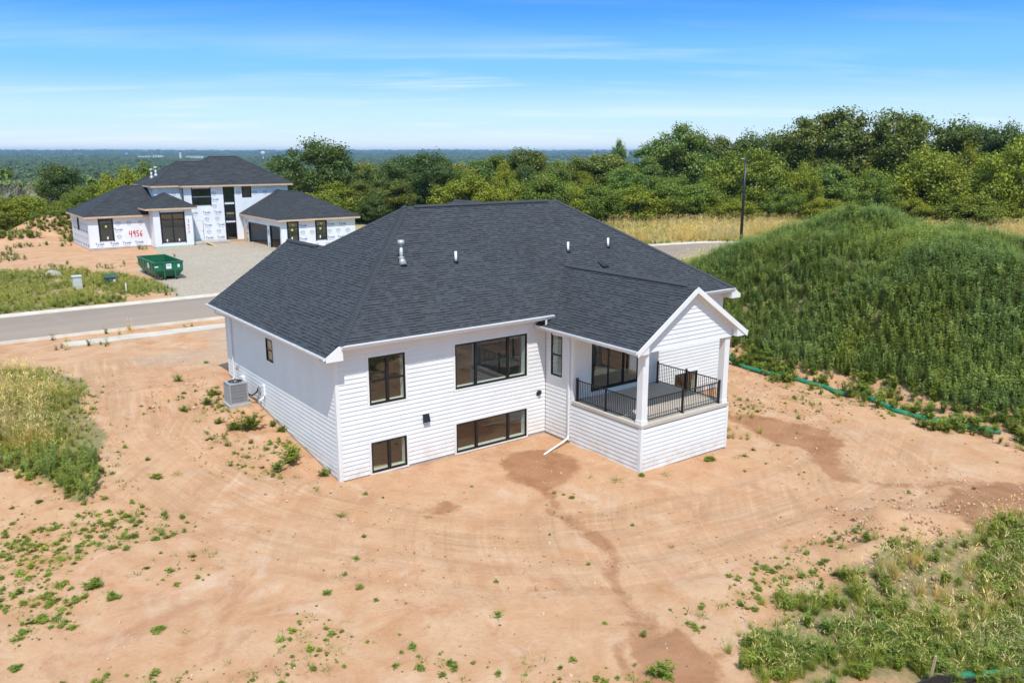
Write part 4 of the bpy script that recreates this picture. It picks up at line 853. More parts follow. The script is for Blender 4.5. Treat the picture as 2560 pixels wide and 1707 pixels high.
# inside the garage: slab, back walls, studs
MB().box(21.9, 60.8, G0 - .2, 30.4, 72.4, G0 + .05).build('garage_slab', MAT['concrete'], W2)
MB().box(29.9, 60.9, G0 + .05, 30.0, 72.2, 4.7).box(22, 72.2, G0 + .05, 30, 72.3, 4.7).build('garage_lining', MAT['paper'], W2); MB().box(22, 60.9, 4.7, 30, 72.2, 4.75).build('garage_ceiling', MAT['paper'], W2)
MB().box(29.5, 66.2, G0 + .05, 29.85, 67.3, 3.7).build('inner_door', MAT['paper'], W2)
MB().box(12.2, 72.9, 4.9, 27.3, 81.8, 5.05).build('upper_floor', MAT['osb'], W2); MB().box(4.8, 72.3, 1.6, 27.3, 81.8, 1.9).build('ground_floor', MAT['osb'], W2); MB().box(12.2, 77.2, 1.9, 27.3, 77.3, 8.2).build('partition', MAT['drywall'], W2); MB().box(12.1, 73.6, 8.2, 27.3, 81.8, 8.25).build('ceiling', MAT['interior_dark'], W2)
MB().box(4.8, 76.8, 1.9, 12.1, 76.9, 5.2).box(11, 70.3, 1.6, 14.9, 72.3, 1.9).build('partition', MAT['drywall'], W2)
for k in range(8): MB().box(21.8 + k * .16, 72.85, 5.1, 21.84 + k * .16, 72.94, 8.2).build('stud', MAT['wood'], W2)
# footings
for a in ((4.56, 72.01, 10.78, 72.13, 'foundation'), (10.81, 70.01, 14.99, 70.13, 'seal_green'), (15.01, 72.61, 27.4, 72.73, 'seal_green')): MB().box(a[0], a[1], 1.0, a[2], a[3], G0 + .36).build('footing', MAT[a[4]], W2)
MB().box(4.56, 72.2, .9, 4.68, 82, G0 + .22).build('footing', MAT['foundation'], W2); MB().box(21.71, 60.6, .9, 30.5, 60.72, G0 + .02).build('footing', MAT['foundation'], W2); MB().box(10.82, 70.2, .9, 10.94, 72, G0 + .25).build('footing', MAT['foundation'], W2)
# roofs
def hip(name, x0, x1, y0, y1, ze, m, axis, seed, fascia=True, openend=False):
    if axis == 'x':
        hd_ = (y1 - y0) / 2; ym = (y0 + y1) / 2; zr = ze + hd_ * m; a = (x0 + hd_, ym, zr); b = (x1 if openend else x1 - hd_, ym, zr)
        P4 = [((x0, y0, ze), (x1, y0, ze)), ((x1, y1, ze), (x0, y1, ze))]
        polys = [([(x0, y0, ze), (x1, y0, ze), b, a], (1, 0, 0), (0, 1, m)), ([(x0, y1, ze), (x1, y1, ze), b, a], (1, 0, 0), (0, -1, m)), ([(x0, y0, ze), a, (x0, y1, ze)], (0, 1, 0), (1, 0, m))]
        if not openend: polys.append(([(x1, y0, ze), b, (x1, y1, ze)], (0, 1, 0), (-1, 0, m)))
    else:
        hd_ = (x1 - x0) / 2; xm = (x0 + x1) / 2; zr = ze + hd_ * m; a = (xm, y0 + hd_, zr); b = (xm, y1 if openend else y1 - hd_, zr)
        polys = [([(x0, y0, ze), (x0, y1, ze), b, a], (0, 1, 0), (1, 0, m)), ([(x1, y0, ze), (x1, y1, ze), b, a], (0, 1, 0), (-1, 0, m)), ([(x0, y0, ze), a, (x1, y0, ze)], (1, 0, 0), (0, 1, m))]
        if not openend: polys.append(([(x0, y1, ze), b, (x1, y1, ze)], (1, 0, 0), (0, -1, m)))
    rf = deck(W2, [p for p, _, _ in polys], MAT['shingle_two'], .06, 'roof'); mb = MB()
    for i, (p, e, s) in enumerate(polys): shingles(mb, p, e, s, .19, .3, .75, seed + i)
    tag(mb.build('shingles', [MAT['shingle_two'], MAT['shingle_band']], rf, fix=False), kind='stuff')
    f = MB(); q = .02
    f.box(x0, y0 - q, ze - .22, x1, y0, ze - .03); f.box(x0 - q, y0, ze - .22, x0, y1, ze - .03); f.box(x1, y0, ze - .22, x1 + q, y1, ze - .03); f.build('fascia', MAT['ply'], rf)
    MB().box(x0, y0, ze - .22, x1, y1, ze - .2).build('soffit', MAT['osb'], rf)
    ln = MB()
    for (c0, r_) in (((x0, y0, ze), a), ((x1, y0, ze), a if axis == 'y' else b), ((x0, y1, ze), b if axis == 'y' else a)): ln.tube([Vector(c0) + Vector((0, 0, .01)), Vector(r_) + Vector((0, 0, .01))], .07, 4)
    ln.tube([Vector(a), Vector(b)], .08, 4); ln.build('ridge_shingles', MAT['shingle_two'], rf)
    return rf
hip('left', 4.15, 12.1, 71.6, 82.4, 5.35, .555, 'x', 20, openend=True)
hip('bump', 9.95, 15.5, 69.6, 75.0, 6.1, .56, 'x', 30)
hip('upl', 11.6, 20.0, 73.0, 81.4, 8.42, .62, 'x', 40, openend=True)
hip('main', 14.6, 28.0, 72.1, 82.3, 8.4, .63, 'x', 50)
hip('garage', 21.25, 31.05, 60.15, 75.0, 4.95, .54, 'y', 60, openend=True)
for (x, y) in ((12.75, 77.0), (13.15, 76.6)):
    z = 8.42 + .62 * (x - 11.6); f2 = MB().cyl(x, y, z - .2, z + .85, .12, .12, 12).build('flue_pipe', MAT['galv'], W2, True); MB().cyl(x, y, z + .85, z + 1.1, .2, .2, 12).build('flue_cap', MAT['galv'], f2, True); MB().cyl(x, y, z - .1, z + .3, .28, .14, 12).build('flashing', MAT['galv'], f2, True)
# front stoop with a plank ramp
MB().box(15.2, 70.2, 1.3, 19.2, 72.55, 2.02).build('stoop', MAT['concrete'], W2, bevel=.03)
# hand-painted number and the scrawl by the big window
def scrawl(strokes, c, t0, z0, sx, sz, w, name):
    mb = MB()
    for s_ in strokes: ribbon(mb, [(x * sx, y * sz) for x, y in s_], w)
    me = mb.mesh(name, MAT['red']); p = wmap('B', c)(t0, z0, .014); put(name, me, W2, (p[0] - 18, p[1] - 72, p[2] - 1.6), ROT['B'])
scrawl([[(.0, 1), (-.05, .45), (.55, .5)], [(.5, 1.05), (.45, -.1)], [(1.35, .85), (1.1, 1.), (.9, .75), (1.1, .5), (1.35, .7), (1.4, 1), (1.3, 0)], [(2.3, 1), (1.85, 1), (1.8, .55), (2.15, .55), (2.25, .25), (2.0, .0), (1.75, .1)], [(3.0, 1.0), (2.7, .6), (2.65, .2), (2.85, 0), (3.05, .2), (3.0, .45), (2.7, .4)]], 72, 8.66, 2.95, .42, .62, .085, 'painted_number')
scrawl([[(0, 0), (.3, .2), (.1, .4)], [(0, .6), (.35, .75)], [(.1, .9), (.3, 1.2), (0, 1.25)], [(.1, 1.5), (.3, 1.9), (.05, 2.0)]], 70, 14.45, 3.2, .5, .75, .06, 'painted_scrawl')
ramp = MB().prism([(16.9, 68.3, 1.62), (17.25, 68.3, 1.62), (16.6, 70.9, 2.05), (16.25, 70.9, 2.05)], [(16.9, 68.3, 1.67), (17.25, 68.3, 1.67), (16.6, 70.9, 2.10), (16.25, 70.9, 2.10)])
o = ramp.build('plank', MAT['wood']); tag(o, 'long wooden plank sloping down from the stoop of the unfinished house', 'plank')
o = MB().box(21.2, 71.2, 1.55, 21.5, 71.26, 3.5).build('plywood_board', MAT['wood']); tag(o, 'upright orange-brown board leaning by the garage opening', 'board')

# ------------------------------------------------------------------ dumpster
D = tag(empty('dumpster', (6.15, 49.5, 1.42)), 'open green roll-off dumpster on the gravel in front of the unfinished house', 'dumpster')
x0, x1, y0, y1 = 4.98, 7.32, 46.55, 52.4; zt, zm, zb = 3.0, 2.25, 1.72
th = .06; body = MB()
def shell(x0, x1, y0, y1, k): return [[(x0, y0, zt), (x1, y0, zt), (x1, y1, zt), (x0, y1, zt)], [(x0, y0, zm), (x1, y0, zm), (x1, y1, zm), (x0, y1, zm)], [(x0 + k, y0 + .1 + k, zb), (x1 - k, y0 + .1 + k, zb), (x1 - k, y1 - .05, zb), (x0 + k, y1 - .05, zb)]]
O = shell(x0, x1, y0, y1, .32); I = shell(x0 + th, x1 - th, y0 + th, y1 - th, .30)
vsx = [v for r in O for v in r] + [(a, b, c + (0.04 if i > 7 else 0)) for i, (a, b, c) in enumerate([v for r in I for v in r])]
fsx = []
for lv in (0, 1):
    for k in range(4):
        a, b = lv * 4 + k, lv * 4 + (k + 1) % 4; fsx.append((a, b, b + 4, a + 4)); fsx.append((12 + b, 12 + a, 12 + a + 4, 12 + b + 4))
for k in range(4): a, b = k, (k + 1) % 4; fsx.append((b, a, 12 + a, 12 + b))
fsx += [(8, 9, 10, 11), (23, 22, 21, 20)]
body.add(vsx, fsx); body.build('body', MAT['dumpster_green'], D)
rim = MB(); 
for (a, b, c, d) in ((x0 - .05, y0 - .05, x1 + .05, y0 + .07), (x0 - .05, y1 - .07, x1 + .05, y1 + .05), (x0 - .05, y0 + .07, x0 + .07, y1 - .07), (x1 - .07, y0 + .07, x1 + .05, y1 - .07)): rim.box(a, b, zt - .1, c, d, zt + .02)
rim.build('rim', MAT['dumpster_green'], D)
for k in range(2): MB().box(x0 + .7 + k * .9, y0 - .06, zb - .1, x0 + .82 + k * .9, y0 - .001, zt - .1).build('end_post', MAT['dumpster_green'], D)
for k in range(6):
    yy = y0 + .5 + k * .95
    for (xx, s) in ((x0, -1), (x1, 1)): MB().box(min(xx, xx + s * .05), yy, zm - .02, max(xx, xx + s * .05), yy + .09, zt - .1).build('rib', MAT['dumpster_green'], D)
for xx in (x0 + .5, x1 - .65): MB().box(xx, y0 + .15, zb - .16, xx + .15, y1 - .1, zb).build('skid', MAT['rust'], D)
for xx in (x0 + .42, x1 - .55):
    for yy in (y0 + .35, y1 - .4): MB().tube([(xx, yy, zb - .14), (xx + .14, yy, zb - .14)], .13, 12).build('wheel', MAT['rust'], D)
MB().box(x0 + .95, y0 - .012, 2.42, x0 + 1.38, y0 - .001, 2.86).build('sign_panel', MAT['paper'], D); MB().box(x1 - .45, y0 - .012, 2.5, x1 - .28, y0 - .001, 2.76).build('sign_panel', MAT['paper'], D); MB().box(x0 - .012, y0 + 1.8, 2.35, x0 - .001, y0 + 2.35, 2.8).build('sign_panel', MAT['paper'], D); MB().box(x0 + .02, y0 - .012, 2.58, x0 + .3, y0 - .001, 2.68).build('sign_panel', MAT['paper'], D)
tw = text_mesh('W', .24, MAT['blue_ink'], 'sign_lettering'); put('sign_lettering', tw, D, (x0 + .99 - 6.15, y0 - .014 - 49.5, 2.62 - 1.42), ROT['B']); put('sign_lettering', text_mesh('V', .2, MAT['box_green'], 'sign_lettering'), D, (x0 + 1.19 - 6.15, y0 - .015 - 49.5, 2.62 - 1.42), ROT['B'])

# ------------------------------------------------------------------ utility boxes, lamp, flag, stone
def tz(x, y): return float(terrain(x, y))
u = tag(empty('utility_pedestal', (-1.1, 46, tz(-1.1, 46))), 'pale grey utility pedestal standing in tall grass across the street', 'utility box')
z = tz(-1.1, 46); MB().box(-1.42, 45.7, z - .1, -.78, 46.3, z + .95).build('body', MAT['box_grey'], u, bevel=.03); MB().box(-1.47, 45.65, z + .95, -.73, 46.35, z + 1.05).build('lid', MAT['box_grey'], u, bevel=.02); MB().box(-1.3, 45.685, z + .2, -.9, 45.699, z + .8).build('door', MAT['box_grey'], u)
u = tag(empty('transformer_box', (1.5, 46.6, tz(1.5, 46.6))), 'dark green transformer box with white label in grass by the dumpster', 'utility box')
z = tz(1.5, 46.6); MB().box(1.08, 46.25, z - .1, 1.95, 47.1, z + .62).build('body', MAT['box_green'], u, bevel=.02); MB().prism([(1.03, 46.2, z + .62), (2.0, 46.2, z + .62), (2.0, 47.15, z + .78), (1.03, 47.15, z + .78)], [(1.03, 46.2, z + .68), (2.0, 46.2, z + .68), (2.0, 47.15, z + .84), (1.03, 47.15, z + .84)]).build('lid', MAT['box_green'], u); MB().box(1.6, 46.235, z + .25, 1.82, 46.249, z + .48).build('warning_label', MAT['paper'], u)
o = MB().cyl(1.9, 43.1, tz(1.9, 43.1) - .1, tz(1.9, 43.1) + .62, .06, .05, 10).build('marker_post', MAT['pvc']); tag(o, 'short white marker post in the grass near the far kerb', 'post')
u = tag(empty('street_lamp', (72.3, 38.3, 1.2)), 'tall black street lamp pole at the street beside the weedy mound', 'street lamp')
MB().cyl(72.3, 38.3, 1.0, 11.3, .20, .12, 12).build('pole', MAT['black_metal'], u, True); MB().cyl(72.3, 38.3, 1.1, 1.75, .22, .18, 12).build('base', MAT['concrete'], u); MB().tube([(72.3, 38.3, 11.2), (72.2, 38.38, 11.28), (72.1, 38.46, 11.32)], .04, 8).build('arm', MAT['grey_box'], u, True)
MB().prism([(72.1, 38.38, 11.3), (72.18, 38.5, 11.3), (71.9, 38.74, 11.34), (71.82, 38.62, 11.34)], [(72.1, 38.38, 11.38), (72.18, 38.5, 11.38), (71.91, 38.72, 11.41), (71.83, 38.63, 11.41)]).build('lamp_head', MAT['lamp_glass'], u)
u = tag(empty('survey_flag', (63.1, 49.7, tz(63.1, 49.7))), 'small red survey flag in the dry grass beyond the street', 'flag')
z = tz(63.1, 49.7); MB().cyl(63.1, 49.7, z, z + 1.5, .025, .02, 6).build('stake', MAT['stake'], u); MB().prism([(63.1, 49.68, z + 1.0), (63.1, 49.68, z + 1.5), (62.65, 49.4, z + 1.35), (62.7, 49.4, z + .95)], [(63.12, 49.7, z + 1.0), (63.12, 49.7, z + 1.5), (62.67, 49.42, z + 1.35), (62.72, 49.42, z + .95)]).build('cloth', MAT['red'], u)
def stone(name, x, y, sx, sy, sz, seed, mat='rock'):
    bm = bmesh.new(); bmesh.ops.create_icosphere(bm, subdivisions=3, radius=1); rs = random.Random(seed); dirs = [Vector((rs.uniform(-1, 1), rs.uniform(-1, 1), rs.uniform(-1, 1))).normalized() for _ in range(9)]
    for v in bm.verts:
        for d in dirs:
            k = v.co.dot(d) - .72
            if k > 0: v.co -= d * k
        v.co = Vector((v.co.x * sx, v.co.y * sy, v.co.z * sz))
    me = bpy.data.meshes.new(name); bm.to_mesh(me); bm.free(); me.materials.append(MAT[mat]); return put(name, me, None, (x, y, tz(x, y) + sz * .25), (0, 0, rs.random() * 3))
tag(stone('boulder', -1.8, 53.9, 1.1, .8, .45, 3), 'flat grey boulder lying in weeds on the lot across the street', 'boulder')
# ------------------------------------------------------------------ erosion socks and silt fence
def sock(pts, r, label):
    P_ = []
    for i in range(len(pts) - 1):
        n = max(2, int(math.dist(pts[i], pts[i + 1]) / .22))
        for k in range(n): f = k / n; x = pts[i][0] * (1 - f) + pts[i + 1][0] * f; y = pts[i][1] * (1 - f) + pts[i + 1][1] * f; P_.append((x + float(fbm(x, y, 1.2, 21, 2)) * .22, y, 0))
    P_ = [(x, y, tz(x, y) + r * .62) for x, y, _ in P_]; rr = [r * (1 + .22 * float(fbm(x, y, .5, 22, 2))) for x, y, _ in P_]; rr[0] *= .5; rr[-1] *= .5
    return tag(MB().tube(P_, rr, 10).build('silt_sock', MAT['sock'], None, True), label, 'silt sock', 'green silt socks')
sock([(26.7, 4.2), (26.2, 2.4), (25.8, 1.3), (25.9, .4), (26.3, -.8), (26.2, -2.4), (26.1, -4.2), (26.2, -5.1)], .13, 'green silt sock at the foot of the mound, stretch nearest the porch')
sock([(26.6, -5.7), (26.0, -6.7), (25.7, -7.7), (25.8, -8.7), (26.2, -10.1), (26.5, -11.6), (26.6, -12.4)], .135, 'green silt sock at the foot of the mound, stretch nearest the right edge')
sock([(-9.2, 27.3), (-8.2, 27.2)], .17, 'short end of green silt sock by the near kerb at the left edge')
sock([(3.6, -17.6), (4.6, -18.35), (5.3, -18.9)], .10, 'green silt sock along the silt fence, left of the stake'); sock([(7.1, -19.35), (8.2, -20.0), (9.5, -20.8)], .11, 'green silt sock along the silt fence, right of the stake')
sf_ = tag(empty('silt_fence', (6.4, -19.2, tz(6.4, -19.2))), 'sagging black silt fence with wooden stake at the bottom right corner', 'silt fence')
mb = MB(); ppts = [(4.2, -18.35, .1), (5.2, -18.75, .12), (6.0, -19.15, .34), (6.35, -19.28, .42), (7.0, -19.55, .22), (8.0, -20.1, .15), (9.3, -20.9, .18)]
for i in range(len(ppts) - 1):
    (xa, ya, ha), (xb, yb, hb_) = ppts[i], ppts[i + 1]; za, zb_ = tz(xa, ya), tz(xb, yb)
    mb.prism([(xa, ya, za - .1), (xb, yb, zb_ - .1), (xb + .05, yb - .12, zb_ + hb_), (xa + .05, ya - .12, za + ha)], [(xa + .02, ya + .03, za - .1), (xb + .02, yb + .03, zb_ - .1), (xb + .06, yb - .09, zb_ + hb_), (xa + .06, ya - .09, za + ha)])
mb.build('fabric', MAT['fabric'], sf_); z = tz(6.38, -19.2); MB().prism([(6.36, -19.22, z - .2), (6.42, -19.22, z - .2), (6.42, -19.17, z - .2), (6.36, -19.17, z - .2)], [(6.40, -19.3, z + .85), (6.45, -19.3, z + .85), (6.45, -19.25, z + .85), (6.40, -19.25, z + .85)]).build('stake', MAT['stake'], sf_)
# ------------------------------------------------------------------ far landmarks in the valley
def base(x, y): return float(terrain(x, y, False))
def wtower(x, y, top, r, mat, label):
    z = base(x, y); o = tag(empty('water_tower', (x, y, z)), label, 'water tower'); MB().cyl(x, y, z - 3, top - r * 1.1, r * .28, r * .22, 12).build('column', MAT[mat], o)
    bm = MB(); n = 12; prof = [(.3, -1.1), (.8, -.75), (1, -.25), (.95, .15), (.6, .5), (.02, .65)]
    for i in range(len(prof) - 1):
        for k in range(n):
            a, b = 2 * math.pi * k / n, 2 * math.pi * (k + 1) / n; (r0, h0), (r1, h1) = prof[i], prof[i + 1]
            bm.add([(x + r * r0 * math.cos(a), y + r * r0 * math.sin(a), top - r * .65 + r * h0), (x + r * r0 * math.cos(b), y + r * r0 * math.sin(b), top - r * .65 + r * h0), (x + r * r1 * math.cos(b), y + r * r1 * math.sin(b), top - r * .65 + r * h1), (x + r * r1 * math.cos(a), y + r * r1 * math.sin(a), top - r * .65 + r * h1)], [(0, 1, 2, 3)])
    bm.build('tank', MAT[mat], o)
wtower(1433, 3884, 15, 11, 'white_far', 'white water tower on the horizon behind the unfinished roof'); wtower(1031, 4808, 7, 10, 'blue_far', 'pale blue water tower on the horizon at far left')
def block(x, y, w, d, top, label, name='far_building', mat='white_far'):
    z = base(x, y); o = tag(empty(name, (x, y, z), R(-30)), label, 'building'); MB().box(-w / 2, -d / 2, -4, w / 2, d / 2, top - z - 2).build('wall', MAT[mat], o, off=(0, 0, 0)); MB().box(-w / 2 - .5, -d / 2 - .5, top - z - 2, w / 2 + .5, d / 2 + .5, top - z).build('roof', MAT['roof_far'], o, off=(0, 0, 0))
    k = int(w / 12)
    for i in range(k): MB().box(-w / 2 + 3 + i * 12, -d / 2 - .3, 6, -w / 2 + 11 + i * 12, -d / 2 - .05, max(8, top - z - 4)).build('window_band', MAT['grey_box'], o, off=(0, 0, 0))
o = tag(empty('concrete_tower', (1176, 4326, base(1176, 4326))), 'slender pale tower with wide head on the horizon above the unfinished house', 'tower'); z = base(1176, 4326)
MB().cyl(1176, 4326, z - 3, 16, 7, 4.5, 12).build('shaft', MAT['white_far'], o); MB().cyl(1176, 4326, 11, 19, 5, 10, 12).build('head', MAT['white_far'], o)
block(986, 4218, 60, 30, -4, 'long low white building far off, left of the pale tower'); block(1105, 4503, 70, 30, -2, 'white warehouse on the far plain just left of the pale tower'); block(1185, 4110, 80, 30, -4.5, 'low pale warehouse on the far plain right of the pale tower')
block(3647, 3731, 55, 25, 24, 'tall grey office block on the horizon above the tree line', mat='grey_box'); block(3730, 3670, 90, 25, 16, 'lower grey building beside the office block on the horizon', mat='grey_box'); block(968, 1986, 40, 18, -22, 'pale barn-like building in the woods right of the big tree')
# ------------------------------------------------------------------ trees
def quads(C, N, size, asp, rs, roll=None):
    """leaf faces: centres C, normals N"""
    n = len(C); a = np.cross(N, rs.normal(size=(n, 3))); a /= np.linalg.norm(a, axis=1, keepdims=True) + 1e-9; b = np.cross(N, a)
    s = size[:, None]; t = s * asp
    V = np.stack([C - a * s, C - b * t + a * s * .15, C + a * s, C + b * t - a * s * .1], 1).reshape(-1, 3)
    return V, np.arange(4 * n).reshape(-1, 4)
def crown(seed, h, r, nclump, nleaf, leaf, shape='round', low=.10):
    rs = np.random.RandomState(seed); cz = h * (low + (1 - low) * .48); hz = h * (1 - low) * .52
    lob = rs.normal(size=(7, 3)); lob /= np.linalg.norm(lob, axis=1, keepdims=True); la = rs.rand(7) * .34
    C = []; CR = []
    while len(C) < nclump:
        d = rs.normal(size=3); d /= np.linalg.norm(d); f = .45 + .52 * rs.rand() ** .6
        bulge = .72 + sum(a * max(0, d @ l) ** 3 for a, l in zip(la, lob)) + rs.rand() * .12
        z = d[2]; w = 1.0
        if shape == 'cone': w = 1.0 - .45 * max(0, z) ** .8
        if shape == 'tall': w = .95 - .2 * abs(z)
        if z < 0: w *= 1 - .22 * abs(z)
        C.append((d[0] * r * f * bulge * w, d[1] * r * f * bulge * w, cz + d[2] * hz * f * min(1.05, bulge + .12))); CR.append(r * (.16 + .13 * rs.rand()))
    C = np.array(C); CR = np.array(CR)
    k = rs.randint(0, nclump, nclump * nleaf); d = rs.normal(size=(len(k), 3)); d /= np.linalg.norm(d, axis=1, keepdims=True); d[:, 2] += .22; 
    rad = CR[k] * (.35 + .75 * rs.rand(len(k)) ** .6) * (1 + .25 * rs.normal(size=len(k)))
    P = C[k] + d * rad[:, None] * np.array([1, 1, .78]); N = d + rs.normal(size=d.shape) * .55; N /= np.linalg.norm(N, axis=1, keepdims=True)
    P[:, 2] = np.maximum(P[:, 2], .05 * h)
    V, F = quads(P, N, leaf * (.6 + .8 * rs.rand(len(P))), .62, rs)
    return V, F, C
def trunk(seed, h, C, r0, mat):
    rs = random.Random(seed); mb = MB(); zt = h * .78; p = [Vector((rs.uniform(-.1, .1) * i, rs.uniform(-.1, .1) * i, -.6 + (zt + .6) * i / 5)) for i in range(6)]
    mb.tube(p, [r0 * (1.25 if i == 0 else 1 - i * .16) for i in range(6)], 8)
    for c in sorted(C.tolist(), key=lambda c: rs.random())[:16]:
        c = Vector(c); k = min(4, max(1, int(c.z / h * 4))); a = p[k]; m_ = a.lerp(c, .5) + Vector((0, 0, -.3)); mb.tube([a, m_, c], [r0 * .38, r0 * .22, r0 * .06], 5)
    return mb.mesh('trunk', mat, True)
def deadtree(seed, h):
    rs = random.Random(seed); mb = MB()
    def grow(p, d, L, r, lv):
        q = p + d * L * .5 + Vector((rs.uniform(-.1, .1), rs.uniform(-.1, .1), 0)) * L; e = p + d * L
        mb.tube([p, q, e], [r, r * .8, r * .55], 5 if lv < 2 else 3, cap=False)
        if lv >= 5: return
        for _ in range(3 if lv < 2 else rs.choice((2, 3))):
            nd = (d + Vector((rs.uniform(-1, 1), rs.uniform(-1, 1), rs.uniform(-.2, .6))) * .75).normalized(); grow(e if rs.random() < .6 else q, nd, L * rs.uniform(.62, .85), r * .55, lv + 1)
    grow(Vector((0, 0, -.5)), Vector((0, 0, 1)), h * .33, h * .018, 0); return mb.mesh('branches', MAT['dead_wood'])
PROTO = {}
def proto(ty, i, h, r, nc, nl, leaf, shape, low):
    V, F, C = crown(100 + i, h, r, nc, nl, leaf, shape, low); PROTO.setdefault(ty, []).append((np_mesh('crown', V, F, MAT['leaf']), trunk(i, h, C, .20 + .012 * h, MAT['bark']), h, r))
for i, sh in enumerate(('round', 'round', 'cone')): proto(0, i, 13, 5.4, 105, 270, .165, sh, .10)
for i in range(3): proto(1, 10 + i, 8, 4.6, 100, 290, .125, 'round', .03)
for i in range(2): proto(2, 20 + i, 12, 4.4, 110, 250, .145, 'tall', .08)
proto(3, 30, 9, 4.2, 70, 240, .17, 'round', .08)
DEAD = [deadtree(1, 8), deadtree(2, 8)]
# x, y, ground, height, half width, kind (0 dark broadleaf, 1 yellow-green bushy, 2 pale poplar, 3 olive and rusty, 4 bare)
TREES = [(111.8,73.9,1.7,12.5,5.8,0),(117.0,71.4,1.7,14.0,6.2,0),(120.0,66.3,1.7,14.1,7.3,0),(124.1,60.4,1.7,17.0,10.2,0),(135.6,60.4,1.7,14.2,7.1,0),(131.5,52.0,1.5,16.6,8.6,0),(141.5,47.5,1.5,16.2,9.5,0),(148.4,45.1,1.4,14.6,6.9,0),(145.7,38.6,1.2,15.5,7.0,0),(109.0,77.4,1.7,13.3,5.8,0),(99.5,73.0,1.7,14.1,7.0,2),(97.5,77.4,1.7,11.7,6.3,2),(99.8,58.4,1.6,10.7,7.8,1),(104.2,52.2,1.5,8.5,4.0,1),(113.6,52.5,1.5,8.4,5.9,2),(110.2,43.5,1.4,7.5,5.8,1),(118.5,38.7,1.2,10.6,7.8,1),(122.0,33.3,1.2,7.9,6.7,1),(126.6,29.8,1.2,12.3,7.7,1),(99.7,52.7,1.5,5.1,4.2,1),(118.5,43.1,1.4,7.1,5.0,0),(94.0,59.9,1.6,5.9,5.3,1),(102.3,46.5,1.4,3.7,4.1,1),(117.5,32.3,1.2,4.2,6.9,1),(80.5,64.2,1.7,5.2,5.8,1),(73.6,66.5,1.7,5.4,6.3,1),(85.0,72.4,1.7,7.3,5.8,2),(86.1,62.9,1.7,6.4,5.9,1),(88.3,59.8,1.6,5.4,4.9,1),(91.0,54.9,1.6,3.4,4.8,1),(105.8,44.0,1.4,3.3,4.1,1),(121.4,29.4,1.2,3.9,4.7,1),(112.4,37.5,1.2,3.9,4.1,1),(79.2,91.0,1.6,10.5,6.3,0),(77.0,95.5,1.6,9.9,5.7,0),(71.2,94.1,1.6,9.1,5.9,2),(84.1,84.5,1.7,9.0,6.6,0),(89.6,83.3,1.7,10.1,6.7,3),(79.9,84.8,1.7,8.2,4.0,4),(98.7,87.9,1.6,11.8,2.4,2),(62.0,95.2,1.6,10.5,5.7,0),(61.2,101.6,1.6,9.4,5.1,0),(53.3,96.0,1.6,8.4,5.2,0),(52.1,101.2,1.6,8.7,3.9,3),(66.4,94.8,1.6,8.4,5.1,3),(54.9,71.8,1.7,6.8,6.9,1),(64.3,67.7,1.7,7.0,5.8,1),(62.2,72.1,1.7,5.7,4.0,1),(68.9,67.1,1.7,5.3,4.6,1),(43.5,97.5,1.6,12.4,7.1,0),(43.5,109.0,1.2,8.0,4.3,0),(43.2,92.0,1.6,5.7,6.9,1),(46.0,89.9,1.6,6.1,3.8,0),(51.3,88.8,1.6,6.4,4.9,0),(45.3,84.7,1.7,4.1,3.4,0),(48.4,88.1,1.6,5.1,2.6,4),(16.9,98.2,1.6,8.5,3.5,1),(13.7,96.8,1.6,7.8,3.7,1),(11.0,95.1,1.8,6.9,3.3,1),(8.6,94.3,2.6,5.1,2.7,1),(10.2,124.4,0.8,9.0,3.9,0),(1.9,96.9,2.6,3.8,4.0,1),(-0.5,97.4,2.0,4.2,2.9,1),(5.3,96.8,2.5,3.1,3.3,1),(10.0,112.0,1.4,5.1,2.8,0),(5.8,146.3,-0.7,8.7,5.6,4),(7.8,138.6,-0.2,7.8,5.1,4),(2.9,136.1,0.3,6.5,3.8,4),(8.3,132.0,0.3,7.1,3.8,4),(5.4,131.7,0.5,6.6,3.8,4),(8.0,122.2,1.0,5.8,2.6,4),(4.4,142.4,-0.3,7.6,4.4,4),(22.0,106.8,1.2,7.6,3.5,0),(90.6,77.5,1.7,7.9,3.8,1),(93.7,74.9,1.7,9.7,3.8,2),(98.5,72.5,1.7,11.0,4.2,0),(104.9,72.1,1.7,10.1,3.6,2),(107.8,69.7,1.7,6.3,3.6,2),(109.4,64.8,1.7,9.3,3.8,0),(114.4,61.8,1.7,6.4,3.5,2),(117.1,59.0,1.6,8.5,4.2,0),(121.4,57.9,1.6,9.3,3.7,2),(125.0,54.1,1.6,8.6,3.6,1),(128.4,50.2,1.5,10.3,3.5,0),(132.0,49.2,1.5,11.2,3.6,2),(137.8,44.9,1.4,6.6,3.7,2),(139.5,43.3,1.4,11.3,3.4,1),(143.2,40.1,1.3,10.6,4.3,0),(52.9,102.9,1.6,7.8,3.1,0),(55.5,97.4,1.6,7.8,3.3,0),(58.6,95.1,1.6,7.8,2.8,0),(63.9,94.6,1.6,8.4,3.5,0),(65.5,89.9,1.6,7.2,3.1,1),(70.8,86.1,1.6,8.4,3.2,1),(73.4,83.8,1.7,7.8,3.1,0),(78.0,81.1,1.7,8.4,3.8,2),(83.3,80.8,1.7,7.0,3.1,1)]
TINT = {0: [(.62, .72, .70), (.85, .85, .72), (.60, .74, .80), (1.0, .90, .62)], 1: [(1.35, 1.25, .5), (1.7, 1.4, .42), (1.15, 1.2, .6), (1.8, 1.55, .45)], 2: [(1.25, 1.35, 1.25), (1.0, 1.2, 1.1)], 3: [(1.6, 1.15, .8), (1.3, 1.15, .85)]}
ORD = 'first second third fourth fifth sixth seventh eighth ninth tenth eleventh twelfth thirteenth fourteenth fifteenth sixteenth seventeenth eighteenth nineteenth twentieth'.split()
